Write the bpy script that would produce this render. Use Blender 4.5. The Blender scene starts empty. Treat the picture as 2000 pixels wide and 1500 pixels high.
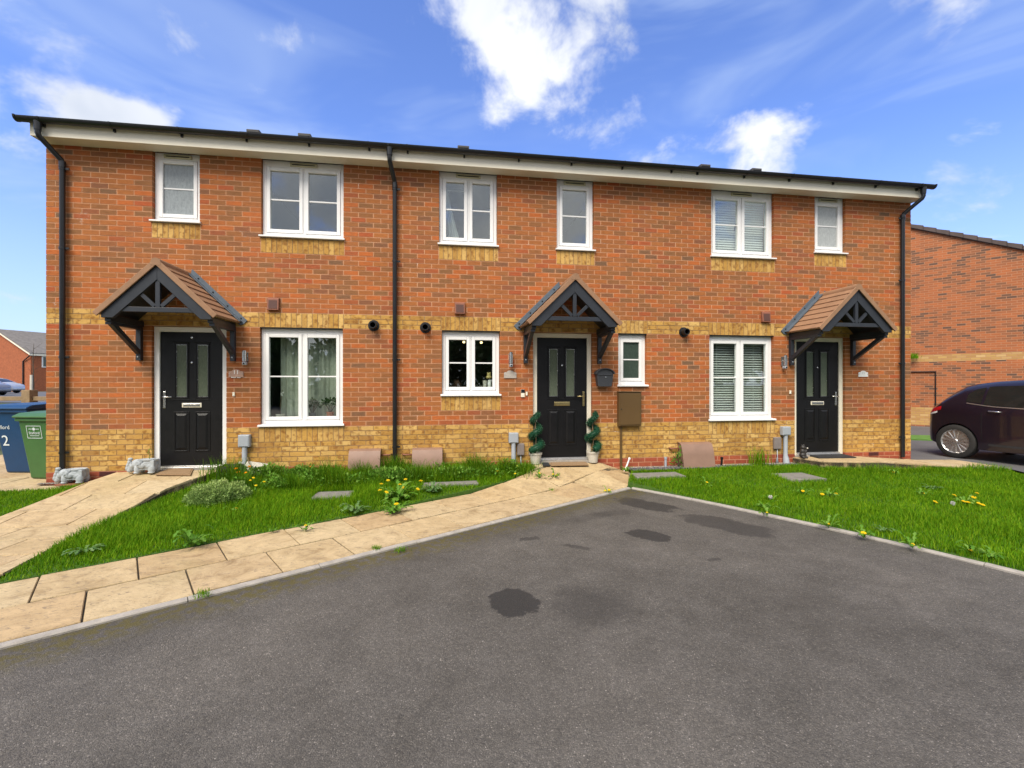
import bpy, bmesh, math, random
import numpy as np
from mathutils import Vector, Matrix
random.seed(11); rng = np.random.default_rng(11)
S = bpy.context.scene; COL = S.collection
R = math.radians

# ------------------------------------------------------------------ camera
CAM = np.array([5.594, -7.386, 1.56]); F = 890.0; TH = R(8.5)
cd = bpy.data.cameras.new('camera'); cam = bpy.data.objects.new('camera', cd); COL.objects.link(cam)
cam.location = CAM; cam.rotation_euler = (R(90), 0, -TH)
cd.sensor_width = 36; cd.lens = 36 * F / 2000; cd.clip_start = .05; cd.clip_end = 2000
S.camera = cam
S.cycles.max_bounces = 6; S.cycles.diffuse_bounces = 3; S.cycles.glossy_bounces = 3; S.cycles.transparent_max_bounces = 10
S.render.resolution_x = 1024; S.render.resolution_y = 768
FW = np.array([math.sin(TH), math.cos(TH), 0]); RT = np.array([math.cos(TH), -math.sin(TH), 0]); UP = np.array([0, 0, 1.])
def ray(px, py): return FW + RT * (px - 1000) / F + UP * (750 - py) / F
def P(px, py, y=0.):
    d = ray(px, py); return CAM + d * ((y - CAM[1]) / d[1])
def G(px, py, z=0.):
    d = ray(px, py); return CAM + d * ((z - CAM[2]) / d[2])
def W(px, Z, z=0.):
    p = CAM + FW * Z + RT * (px - 1000) / F * Z; p[2] = z; return p

# ------------------------------------------------------------------ light
SUN_EL, SUN_AZ = R(52), R(212)      # azimuth of the sun as compass angle from +y, clockwise
sdir = Vector((math.sin(SUN_AZ) * math.cos(SUN_EL), math.cos(SUN_AZ) * math.cos(SUN_EL), math.sin(SUN_EL)))
sl = bpy.data.lights.new('sun', 'SUN'); sl.energy = 2.3; sl.angle = R(35); sl.color = (1, .91, .77)
so = bpy.data.objects.new('sun', sl); COL.objects.link(so); so.location = (0, -20, 30)
so.rotation_euler = sdir.to_track_quat('Z', 'Y').to_euler()
S.view_settings.view_transform = 'Standard'; S.view_settings.look = 'None'; S.view_settings.gamma = 1
S.view_settings.exposure = 1.2; S.view_settings.use_curve_mapping = False

# ------------------------------------------------------------------ node helper
class NT:
    def __init__(s, tree): s.t = tree; s.n = tree.nodes; s.l = tree.links; s.n.clear()
    def new(s, typ, **kw):
        n = s.n.new(typ)
        for k, v in kw.items():
            if k.startswith('_'): setattr(n, k[1:], v)
            else:
                key = int(k[1:]) if k[0] == 'i' and k[1:].isdigit() else k.replace('__', ' ')
                if hasattr(v, 'is_output'): s.l.new(v, n.inputs[key])
                else: n.inputs[key].default_value = v
        return n
    def math(s, op, a, b=None, c=None, clamp=False):
        n = s.n.new('ShaderNodeMath'); n.operation = op; n.use_clamp = clamp
        for i, v in enumerate((a, b, c)):
            if v is None: continue
            if hasattr(v, 'is_output'): s.l.new(v, n.inputs[i])
            else: n.inputs[i].default_value = v
        return n.outputs[0]
    def mix(s, fac, a, b, blend='MIX'):
        n = s.n.new('ShaderNodeMix'); n.data_type = 'RGBA'; n.blend_type = blend
        for i, v in ((0, fac), (6, a), (7, b)):
            if hasattr(v, 'is_output'): s.l.new(v, n.inputs[i])
            else: n.inputs[i].default_value = v if i == 0 else (*v[:3], 1)
        return n.outputs[2]
    def noise(s, vec, scale, detail=4, rough=.55, dist=0.):
        n = s.new('ShaderNodeTexNoise', Scale=scale, Detail=detail, Roughness=rough, Distortion=dist)
        if vec is not None: s.l.new(vec, n.inputs['Vector'])
        return n.outputs['Fac']
    def ramp(s, fac, stops, interp='LINEAR'):
        n = s.n.new('ShaderNodeValToRGB'); n.color_ramp.interpolation = interp
        el = n.color_ramp.elements
        while len(el) < len(stops): el.new(.5)
        for e, (p, c) in zip(el, stops):
            e.position = p; e.color = (*c[:3], 1) if not isinstance(c, (int, float)) else (c, c, c, 1)
        s.l.new(fac, n.inputs[0]); return n.outputs[0]
    def smooth(s, v, a, b):
        n = s.n.new('ShaderNodeMapRange'); n.interpolation_type = 'SMOOTHSTEP'
        s.l.new(v, n.inputs[0]); n.inputs[1].default_value = a; n.inputs[2].default_value = b
        return n.outputs[0]

# ------------------------------------------------------------------ sky
wd = bpy.data.worlds.new('World'); S.world = wd; wd.use_nodes = True
T = NT(wd.node_tree)
geo = T.new('ShaderNodeTexCoord').outputs['Generated']
sky = T.new('ShaderNodeTexSky', _sky_type='NISHITA', _sun_disc=False, _sun_elevation=SUN_EL, _sun_rotation=SUN_AZ,
            _air_density=1.0, _dust_density=.6, _ozone_density=1.6, _altitude=50)
skyc = T.mix(1.0, sky.outputs[0], (.70, .80, 1.16), 'MULTIPLY')
sep = T.new('ShaderNodeSeparateXYZ'); T.l.new(geo, sep.inputs[0]); dz = sep.outputs[2]
den = T.math('ADD', T.math('MAXIMUM', dz, 0.), .22)
cx = T.math('DIVIDE', sep.outputs[0], den); cy = T.math('DIVIDE', sep.outputs[1], den)
cv = T.new('ShaderNodeCombineXYZ', X=cx, Y=cy, Z=0.3).outputs[0]
n1 = T.noise(cv, 2.6, 6, .56, .25)
n2 = T.noise(cv, .75, 2, .5, 0)
n3 = T.noise(geo, 9.0, 5, .6, .3)
bias = None
CLOUDS = [((975, 85), .20, .085), ((1090, 125), .15, .065), ((930, 20), .12, .06), ((960, 225), .11, .03), ((190, 235), .42, .036), ((285, 250), .33, .030),
          ((70, 280), .13, .035), ((1430, 272), .11, .055), ((1510, 285), .12, .045), ((1320, 300), .09, .03), ((1870, 40), .13, .05), ((1965, 400), .12, .05), ((1180, 0), .10, .04)]
for (px, py), amp, sg in CLOUDS:
    d = ray(px, py); d = d / np.linalg.norm(d)
    dt = T.new('ShaderNodeVectorMath', _operation='DISTANCE'); T.l.new(geo, dt.inputs[0]); dt.inputs[1].default_value = tuple(d)
    e = T.math('POWER', 2.718, T.math('MULTIPLY', T.math('POWER', dt.outputs['Value'], 2.), -1 / (2 * sg * sg)))
    e = T.math('MULTIPLY', e, amp)
    bias = e if bias is None else T.math('ADD', bias, e)
# broken cumulus everywhere; the blue gap above the roofs is where the noise is low
far = T.smooth(T.math('ADD', T.math('MULTIPLY', sep.outputs[1], -1.), T.math('MULTIPLY', n2, .6)), -.05, .75)
field = T.math('ADD', T.math('ADD', T.math('MULTIPLY', n1, .62), T.math('MULTIPLY', n3, .40)), bias)
field = T.math('ADD', field, T.math('MULTIPLY', far, .27))
dens = T.smooth(field, .595, .76)
veil = T.math('MULTIPLY', T.smooth(T.noise(T.new('ShaderNodeMapping', Vector=geo, Scale=(1.4, 1.4, 5.0), Rotation=(.2, .5, .3)).outputs[0], 1.6, 4, .55, .8), .40, .78), .5)
hz = T.math('MULTIPLY', T.smooth(dz, .42, -.02), .62)
base = T.new('ShaderNodeVectorMath', _operation='SCALE'); T.l.new(skyc, base.inputs[0]); base.inputs['Scale'].default_value = .108
WHITE = (.62, .66, .72)
c1 = T.mix(T.math('MAXIMUM', veil, hz), base.outputs[0], (.27, .34, .47))
shade = T.ramp(T.noise(geo, 6.0, 3, .55, .2), [(.30, (.31, .34, .40)), (.62, (.47, .48, .50))])
c2 = T.mix(dens, c1, shade)
bg = T.new('ShaderNodeBackground', Color=c2, Strength=1.0)
T.new('ShaderNodeOutputWorld', Surface=bg.outputs[0])

# ------------------------------------------------------------------ mesh helpers
WM = {}
def tag(o, label=None, cat=None, group=None, kind=None):
    if label: o['label'] = label
    if cat: o['category'] = cat
    if group: o['group'] = group
    if kind: o['kind'] = kind
    return o
def link(o, parent=None):
    COL.objects.link(o)
    if parent is not None: o.parent = parent; WM[o] = WM[parent]
    else: WM[o] = Matrix.Identity(4)
    return o
def thing(name, label, cat, loc=(0, 0, 0), rotz=0., group=None):
    o = bpy.data.objects.new(name, None); COL.objects.link(o)
    o.location = loc; o.rotation_euler = (0, 0, rotz); o.empty_display_size = .1
    WM[o] = Matrix.Translation(Vector(loc)) @ Matrix.Rotation(rotz, 4, 'Z')
    return tag(o, label, cat, group)
def mesh_from(name, v, f):
    me = bpy.data.meshes.new(name); me.from_pydata([tuple(a) for a in v], [], [tuple(a) for a in f]); me.update(); return me
class MB:
    def __init__(s): s.v = []; s.f = []; s.rnd = []; s.M = None
    def add(s, vs, fs, rnd=0.):
        b = len(s.v)
        for p in vs:
            p = Vector(p); s.v.append(s.M @ p if s.M is not None else p)
        for f in fs: s.f.append([i + b for i in f]); s.rnd.append(rnd)
        return s
    def box(s, x0, x1, y0, y1, z0, z1, rnd=0.):
        return s.add([(x0, y0, z0), (x1, y0, z0), (x1, y1, z0), (x0, y1, z0), (x0, y0, z1), (x1, y0, z1), (x1, y1, z1), (x0, y1, z1)],
                     [(0, 3, 2, 1), (4, 5, 6, 7), (0, 1, 5, 4), (1, 2, 6, 5), (2, 3, 7, 6), (3, 0, 4, 7)], rnd)
    def prism(s, poly, axis, a, b):      # poly = 2D points; extruded along axis from a to b
        n = len(poly)
        def mk(p, t):
            return {'y': (p[0], t, p[1]), 'x': (t, p[0], p[1]), 'z': (p[0], p[1], t)}[axis]
        vs = [mk(p, a) for p in poly] + [mk(p, b) for p in poly]
        fs = [list(range(n)), list(range(2 * n - 1, n - 1, -1))] + [(i, i + n, (i + 1) % n + n, (i + 1) % n) for i in range(n)]
        return s.add(vs, fs)
    def tube(s, pts, r, n=10, caps=True):
        pts = [Vector(p) for p in pts]; rs = r if isinstance(r, (list, tuple)) else [r] * len(pts)
        rings = []; up = None; vs = []
        for i, p in enumerate(pts):
            t = (pts[min(i + 1, len(pts) - 1)] - pts[max(i - 1, 0)]).normalized()
            if up is None: up = t.orthogonal().normalized()
            a = (up - t * up.dot(t)).normalized(); up = a; b = t.cross(a)
            vs += [p + (a * math.cos(2 * math.pi * k / n) + b * math.sin(2 * math.pi * k / n)) * rs[i] for k in range(n)]
        fs = []
        for i in range(len(pts) - 1):
            for k in range(n):
                fs.append((i * n + k, i * n + (k + 1) % n, (i + 1) * n + (k + 1) % n, (i + 1) * n + k))
        if caps: fs += [list(range(n))[::-1], [(len(pts) - 1) * n + k for k in range(n)]]
        return s.add(vs, fs)
    def lathe(s, prof, n=24, c=(0, 0, 0), axis='z'):
        vs = []; fs = []
        for r, h in prof:
            for k in range(n):
                a = 2 * math.pi * k / n
                q = (r * math.cos(a), r * math.sin(a), h) if axis == 'z' else (r * math.cos(a), h, r * math.sin(a))
                vs.append(Vector(q) + Vector(c))
        for i in range(len(prof) - 1):
            for k in range(n): fs.append((i * n + k, i * n + (k + 1) % n, (i + 1) * n + (k + 1) % n, (i + 1) * n + k))
        fs += [list(range(n))[::-1], [(len(prof) - 1) * n + k for k in range(n)]]
        return s.add(vs, fs)
    def grid(s, fn, us, vs_):
        b = [fn(u, v) for u in us for v in vs_]; m = len(vs_)
        fs = [(i * m + j, (i + 1) * m + j, (i + 1) * m + j + 1, i * m + j + 1) for i in range(len(us) - 1) for j in range(m - 1)]
        return s.add(b, fs)
    def mesh(s, name, inv=None):
        v = [inv @ p for p in s.v] if inv is not None else s.v
        me = mesh_from(name, v, s.f)
        if any(s.rnd):
            a = me.attributes.new('rnd', 'FLOAT', 'FACE'); a.data.foreach_set('value', np.array(s.rnd, 'f'))
        return me
    def build(s, name, mat, parent=None, world=True, smooth=False, bevel=0., fix=True):
        inv = WM[parent].inverted() if (parent is not None and world) else None
        me = s.mesh(name, inv)
        if fix:
            bm = bmesh.new(); bm.from_mesh(me); bmesh.ops.recalc_face_normals(bm, faces=bm.faces); bm.to_mesh(me); bm.free()
        me.materials.append(mat)
        if smooth: me.polygons.foreach_set('use_smooth', [True] * len(me.polygons))
        o = link(bpy.data.objects.new(name, me), parent)
        if smooth == 'auto':
            md = o.modifiers.new('ws', 'EDGE_SPLIT'); md.split_angle = R(40)
        if bevel:
            b = o.modifiers.new('b', 'BEVEL'); b.width = bevel; b.segments = 2; b.limit_method = 'ANGLE'
        return o
def bake(o):
    dg = bpy.context.evaluated_depsgraph_get(); dg.update()
    me = bpy.data.meshes.new_from_object(o.evaluated_get(dg)); o.modifiers.clear(); o.data = me; return o
def text_mesh(body, size, ext=.001, align='CENTER'):
    c = bpy.data.curves.new('t', 'FONT'); c.body = body; c.size = size; c.extrude = ext; c.align_x = align; c.align_y = 'CENTER'
    o = bpy.data.objects.new('t', c); COL.objects.link(o)
    dg = bpy.context.evaluated_depsgraph_get(); dg.update()
    me = bpy.data.meshes.new_from_object(o.evaluated_get(dg)); bpy.data.objects.remove(o); bpy.data.curves.remove(c); return me
def text(body, size, mat, parent, M, name='lettering', ext=.001):
    me = text_mesh(body, size, ext); me.transform(M); me.materials.clear(); me.materials.append(mat)
    return link(bpy.data.objects.new(name, me), parent)
def blob(balls, voxel, mat, name, parent=None, smooth_it=4, boxes=()):
    """balls: (centre, radii, rotation) ellipsoids fused into one skin"""
    bm = bmesh.new()
    for c, r, rot in balls:
        M = Matrix.Translation(Vector(c)) @ (Matrix.Rotation(rot[0], 4, 'X') @ Matrix.Rotation(rot[1], 4, 'Y') @ Matrix.Rotation(rot[2], 4, 'Z')) @ Matrix.Diagonal((*r, 1))
        bmesh.ops.create_icosphere(bm, subdivisions=3, radius=1, matrix=M)
    for c, sz in boxes: bmesh.ops.create_cube(bm, size=1, matrix=Matrix.Translation(Vector(c)) @ Matrix.Diagonal((*sz, 1)))
    me = bpy.data.meshes.new(name); bm.to_mesh(me); bm.free()
    o = bpy.data.objects.new(name, me); COL.objects.link(o)
    m = o.modifiers.new('r', 'REMESH'); m.mode = 'VOXEL'; m.voxel_size = voxel
    k = o.modifiers.new('s', 'SMOOTH'); k.iterations = smooth_it
    bake(o); me = o.data; bpy.data.objects.remove(o)
    me.polygons.foreach_set('use_smooth', [True] * len(me.polygons))
    me.materials.clear(); me.materials.append(mat)
    return link(bpy.data.objects.new(name, me), parent)
def copy_tree(o, parent=None):
    c = o.copy(); COL.objects.link(c); c.parent = parent; WM[c] = Matrix.Identity(4)
    for ch in list(o.children): copy_tree(ch, c)
    return c

# ------------------------------------------------------------------ materials
def newmat(name):
    m = bpy.data.materials.new(name); m.use_nodes = True; return m, NT(m.node_tree)
def pm(name, col, rough=.5, metal=0., var=.12, scale=6., bump=0., bscale=60., col2=None, spec=.5, coat=0.):
    m, t = newmat(name)
    pos = t.new('ShaderNodeNewGeometry').outputs['Position']
    n = t.noise(pos, scale, 5, .6)
    a = tuple(max(0, c * (1 - var)) for c in col); b = col2 or tuple(min(1, c * (1 + var)) for c in col)
    c = t.ramp(n, [(.3, a), (.7, b)])
    p = t.new('ShaderNodeBsdfPrincipled', Base__Color=c, Metallic=metal)
    p.inputs['Specular IOR Level'].default_value = spec; p.inputs['Coat Weight'].default_value = coat
    t.l.new(t.math('ADD', t.math('MULTIPLY', t.noise(pos, scale * 3, 3), .16), rough - .08), p.inputs['Roughness'])
    if bump:
        bn = t.new('ShaderNodeBump', Strength=bump, Distance=.01, Height=t.noise(pos, bscale, 4, .6)); t.l.new(bn.outputs[0], p.inputs['Normal'])
    t.new('ShaderNodeOutputMaterial', Surface=p.outputs[0]); return m

def brickmat(name, stops, frame, framecol, blotch=None, streak=.55):
    m, t = newmat(name)
    pos = t.new('ShaderNodeNewGeometry').outputs['Position']
    at = t.new('ShaderNodeAttribute', _attribute_name='rnd').outputs['Fac']
    ob = t.new('ShaderNodeObjectInfo').outputs['Random']
    r = t.math('FRACT', t.math('ADD', at, ob))
    base = t.ramp(r, stops)
    mp = t.new('ShaderNodeMapping', Vector=pos, Scale=(14, 14, 42)).outputs[0]
    g = t.noise(mp, 1.0, 6, .65)
    base = t.mix(streak, base, t.ramp(g, [(.25, (.55, .52, .50)), (.75, (1.35, 1.3, 1.25))]), 'MULTIPLY')
    fine = t.noise(pos, 260, 3, .7)
    base = t.mix(.35, base, t.ramp(fine, [(.3, (.6, .6, .6)), (.7, (1.3, 1.3, 1.3))]), 'MULTIPLY')
    uv = t.new('ShaderNodeUVMap', _uv_map='UVMap').outputs[0]
    sp = t.new('ShaderNodeSeparateXYZ'); t.l.new(uv, sp.inputs[0])
    ex = t.math('MULTIPLY', t.math('ABSOLUTE', t.math('SUBTRACT', sp.outputs[0], .5)), 2.)
    ey = t.math('MULTIPLY', t.math('ABSOLUTE', t.math('SUBTRACT', sp.outputs[1], .5)), 2.)
    e = t.math('MAXIMUM', t.smooth(ex, .78, .97), t.smooth(ey, .45, .95))
    e = t.math('MULTIPLY', e, t.math('MULTIPLY', t.smooth(t.noise(pos, 38, 3), .3, .7), frame))
    base = t.mix(e, base, framecol)
    if blotch:
        vv = t.new('ShaderNodeVectorMath', _operation='MULTIPLY'); t.l.new(uv, vv.inputs[0]); vv.inputs[1].default_value = (1.7, .55, 1.0)
        ad = t.new('ShaderNodeCombineXYZ', X=t.math('MULTIPLY', r, 37.), Y=t.math('MULTIPLY', r, 91.), Z=0.)
        va = t.new('ShaderNodeVectorMath', _operation='ADD'); t.l.new(vv.outputs[0], va.inputs[0]); t.l.new(ad.outputs[0], va.inputs[1])
        base = t.mix(t.math('MULTIPLY', t.smooth(t.noise(va.outputs[0], 1.5, 2), .46, .70), .85), base, blotch)
    # lime bloom: a few white patches
    ef = t.math('MULTIPLY', t.smooth(t.noise(pos, 3.2, 2), .66, .76), t.smooth(t.noise(pos, 24, 4), .55, .72))
    base = t.mix(t.math('MULTIPLY', ef, .75), base, (.62, .52, .46))
    base = t.mix(.55, base, t.ramp(t.noise(pos, .9, 4, .6), [(.28, (.78, .78, .80)), (.72, (1.16, 1.14, 1.10))]), 'MULTIPLY')
    # rain wash streaks of old dirt
    st = t.noise(t.new('ShaderNodeMapping', Vector=pos, Scale=(3.0, 3.0, .5)).outputs[0], 1.0, 4)
    base = t.mix(t.math('MULTIPLY', t.smooth(st, .45, .8), .22), base, (.22, .12, .075))
    p = t.new('ShaderNodeBsdfPrincipled', Base__Color=base, Roughness=.9); p.inputs['Specular IOR Level'].default_value = .25
    h = t.math('ADD', g, t.math('MULTIPLY', fine, .6))
    t.l.new(t.new('ShaderNodeBump', Strength=.55, Distance=.006, Height=h).outputs[0], p.inputs['Normal'])
    t.new('ShaderNodeOutputMaterial', Surface=p.outputs[0]); return m
M_RED = brickmat('red_brick', [(0, (0.457, 0.131, 0.036)), (.14, (0.398, 0.127, 0.038)), (.3, (0.321, 0.122, 0.042)), (.5, (0.381, 0.140, 0.043)), (.62, (0.279, 0.118, 0.045)), (.8, (0.228, 0.113, 0.050)), (.88, (0.398, 0.096, 0.034)), (.95, (0.169, 0.101, 0.057)), (1, (0.440, 0.131, 0.036))], .55, (0.423, 0.157, 0.067))
M_PLINTH = brickmat('plinth_brick', [(0, (.36, .085, .045)), (.5, (.30, .072, .040)), (1, (.40, .105, .05))], .3, (.45, .17, .09))
M_YEL = brickmat('buff_brick', [(0, (.58, .345, .090)), (.3, (.47, .262, .062)), (.55, (.66, .435, .150)), (.8, (.52, .300, .080)), (1, (.40, .215, .055))], .30, (.50, .30, .10), (.24, .105, .026), .28)
def mortarmat():
    m, t = newmat('mortar'); pos = t.new('ShaderNodeNewGeometry').outputs['Position']
    sp = t.new('ShaderNodeSeparateXYZ'); t.l.new(pos, sp.inputs[0]); z = sp.outputs[2]
    CHh = .0757
    in1 = t.math('MULTIPLY', t.math('GREATER_THAN', z, .072 + 3 * CHh), t.math('LESS_THAN', z, .072 + 11 * CHh - .004))
    in2 = t.math('MULTIPLY', t.math('GREATER_THAN', z, .072 + 31 * CHh + .004), t.math('LESS_THAN', z, .072 + 34 * CHh - .004))
    c = t.mix(t.math('ADD', in1, in2, clamp=True), (.60, .345, .205), (.27, .165, .085))
    c = t.mix(.5, c, t.ramp(t.noise(pos, 9, 5), [(.3, (.85, .84, .83)), (.7, (1.12, 1.12, 1.12))]), 'MULTIPLY')
    ef = t.math('MULTIPLY', t.smooth(t.noise(pos, 3.2, 2), .62, .74), t.smooth(t.noise(pos, 20, 4), .45, .65))
    c = t.mix(t.math('MULTIPLY', ef, .85), c, (.80, .72, .66))
    p = t.new('ShaderNodeBsdfPrincipled', Base__Color=c, Roughness=.95)
    t.l.new(t.new('ShaderNodeBump', Strength=.4, Distance=.004, Height=t.noise(pos, 300, 2)).outputs[0], p.inputs['Normal'])
    t.new('ShaderNodeOutputMaterial', Surface=p.outputs[0]); return m
M_MORTAR = mortarmat()
def brickwall_tex(name, origin, dirv, ybands=((), ), scale=1., base=None, yel=None):
    """fine distant brickwork: courses too small to pick apart"""
    m, t = newmat(name); pos = t.new('ShaderNodeNewGeometry').outputs['Position']
    sb = t.new('ShaderNodeVectorMath', _operation='SUBTRACT'); t.l.new(pos, sb.inputs[0]); sb.inputs[1].default_value = origin
    dt = t.new('ShaderNodeVectorMath', _operation='DOT_PRODUCT'); t.l.new(sb.outputs[0], dt.inputs[0]); dt.inputs[1].default_value = dirv
    sp = t.new('ShaderNodeSeparateXYZ'); t.l.new(sb.outputs[0], sp.inputs[0])
    uv = t.new('ShaderNodeCombineXYZ', X=dt.outputs['Value'], Y=sp.outputs[2], Z=0.).outputs[0]
    b = t.new('ShaderNodeTexBrick', Vector=uv, Scale=1.0, Mortar__Size=.007, Mortar__Smooth=.2, Bias=0., Brick__Width=.225, Row__Height=.0757)
    b.inputs['Color1'].default_value = (0, 0, 0, 1); b.inputs['Color2'].default_value = (1, 1, 1, 1); b.inputs['Mortar'].default_value = (.5, .5, .5, 1)
    red = t.ramp(b.outputs['Color'], base or [(0, (.42, .130, .042)), (.4, (.37, .122, .044)), (.7, (.30, .110, .046)), (.86, (.20, .090, .045)), (1, (.12, .068, .046))])
    red = t.mix(.5, red, t.ramp(t.noise(pos, 1.3, 4), [(.3, (.8, .8, .8)), (.7, (1.2, 1.2, 1.2))]), 'MULTIPLY')
    c = red
    if ybands:
        yc = t.ramp(b.outputs['Color'], [(0, (.52, .33, .11)), (.5, (.42, .24, .08)), (1, (.58, .40, .17))])
        s = None
        for z0, z1 in ybands:
            k = t.math('MULTIPLY', t.math('GREATER_THAN', sp.outputs[2], z0), t.math('LESS_THAN', sp.outputs[2], z1)); s = k if s is None else t.math('ADD', s, k)
        c = t.mix(s, red, yc)
    c = t.mix(b.outputs['Fac'], c, (.46, .23, .125))
    p = t.new('ShaderNodeBsdfPrincipled', Base__Color=c, Roughness=.9)
    t.l.new(t.new('ShaderNodeBump', Strength=.6, Distance=.008, Height=t.math('SUBTRACT', 1., b.outputs['Fac'])).outputs[0], p.inputs['Normal'])
    t.new('ShaderNodeOutputMaterial', Surface=p.outputs[0]); return m

M_UPVC = pm('white_upvc', (.80, .80, .80), .35, var=.04, scale=2)
M_UPVC2 = pm('aged_white_board', (.78, .73, .60), .45, var=.07, scale=1.5)
M_SOFF = pm('soffit_board', (.66, .63, .52), .5, var=.10, scale=1.2)
M_CREAM = pm('cream_vent', (.46, .44, .31), .5, var=.08)
M_BLK = pm('black_plastic', (.010, .011, .013), .33, var=.2, scale=3)
M_ANTH = pm('anthracite_paint', (.020, .024, .032), .42, var=.18, scale=5, bump=.05)
M_DOOR = pm('black_door', (.006, .006, .007), .38, spec=.32, var=.25, scale=7, bump=.25, bscale=90)
M_TILE = pm('canopy_tile', (.28, .155, .085), .75, var=.14, scale=7, bump=.3, bscale=120)
M_LEAD = pm('lead_flashing', (.085, .11, .14), .55, var=.16, scale=9)
M_ROOF = pm('roof_tile', (.075, .070, .068), .8, var=.2, scale=4, bump=.4)
M_CHROME = pm('satin_steel', (.62, .62, .60), .25, metal=1., var=.05)
M_BRASS = pm('worn_brass', (.52, .42, .20), .32, metal=1., var=.2, scale=30)
M_ALU = pm('aluminium_sill', (.70, .70, .70), .3, metal=.9, var=.06)
M_GREYP = pm('grey_plastic', (.34, .37, .41), .45, var=.06)
M_BROWN = pm('brown_cabinet', (.105, .060, .020), .45, var=.08, scale=3)
M_GASB = pm('gas_box_brown', (.24, .145, .105), .55, var=.09, scale=4)
M_TERR = pm('terracotta_vent', (.23, .085, .05), .65, var=.12)
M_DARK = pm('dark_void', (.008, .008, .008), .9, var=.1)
M_WALLIN = pm('interior_paint', (.38, .37, .33), .9, var=.04)
M_FLOORIN = pm('interior_floor', (.12, .09, .06), .7, var=.1)
M_STONE = pm('elephant_stone', (.36, .39, .41), .85, var=.16, scale=18, bump=.35, bscale=80)
M_MATBR = pm('coir_mat', (.26, .165, .085), .95, var=.18, scale=60, bump=.6, bscale=260)
M_MATBK = pm('rubber_mat', (.02, .02, .022), .8, var=.25, scale=40, bump=.4, bscale=160)
M_POT = pm('cream_pot', (.52, .49, .42), .7, var=.1, scale=10, bump=.1)
M_CONC = pm('concrete', (.34, .31, .27), .9, var=.18, scale=12, bump=.5, bscale=150)
M_CONCG = pm('concrete_cover', (.19, .18, .16), .9, var=.22, scale=14, bump=.5, bscale=140)
M_WOOD = pm('weathered_timber', (.26, .18, .10), .85, var=.25, scale=9, bump=.4)
M_BARK = pm('bark', (.10, .075, .05), .9, var=.25, scale=14, bump=.5)
M_BOARD = pm('pale_board', (.60, .56, .49), .7, var=.14, scale=12)
M_CURT = pm('net_curtain', (.42, .45, .38), .9, var=.06)
M_WHITE = pm('white_paint', (.82, .82, .80), .4, var=.03)
M_BLIND = pm('white_blind', (.78, .80, .78), .45, var=.03)
M_EARTH = pm('soil', (.06, .042, .028), .95, var=.3, scale=20, bump=.6)

def slabmat():
    m, t = newmat('riven_slab'); pos = t.new('ShaderNodeNewGeometry').outputs['Position']
    r = t.new('ShaderNodeObjectInfo').outputs['Random']
    c = t.ramp(r, [(0, (.44, .325, .180)), (.4, (.47, .365, .215)), (.7, (.42, .300, .165)), (1, (.48, .385, .240))])
    n = t.noise(pos, 3.2, 7, .70, 1.4)
    c = t.mix(.9, c, t.ramp(n, [(.28, (.52, .46, .38)), (.44, (.92, .90, .86)), (.56, (1.05, 1.05, 1.03)), (.72, (1.24, 1.23, 1.2))]), 'MULTIPLY')
    s = t.math('MULTIPLY', t.smooth(t.noise(t.new('ShaderNodeMapping', Vector=pos, Scale=(9, 22, 9), Rotation=(0, 0, .6)).outputs[0], 1.4, 6, .7, 1.5), .52, .66), .75)
    c = t.mix(s, c, (.19, .145, .10))
    # black lichen spots and a green tinge
    c = t.mix(t.math('MULTIPLY', t.smooth(t.noise(pos, 55, 3), .66, .74), .6), c, (.09, .075, .055))
    c = t.mix(t.math('MULTIPLY', t.smooth(t.noise(pos, 1.1, 3), .55, .8), .25), c, (.22, .20, .08))
    p = t.new('ShaderNodeBsdfPrincipled', Base__Color=c, Roughness=.85); p.inputs['Specular IOR Level'].default_value = .3
    t.l.new(t.new('ShaderNodeBump', Strength=.7, Distance=.012, Height=t.math('ADD', n, t.math('MULTIPLY', t.noise(pos, 45, 4), .35))).outputs[0], p.inputs['Normal'])
    t.new('ShaderNodeOutputMaterial', Surface=p.outputs[0]); return m
M_SLAB = slabmat()

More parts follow.
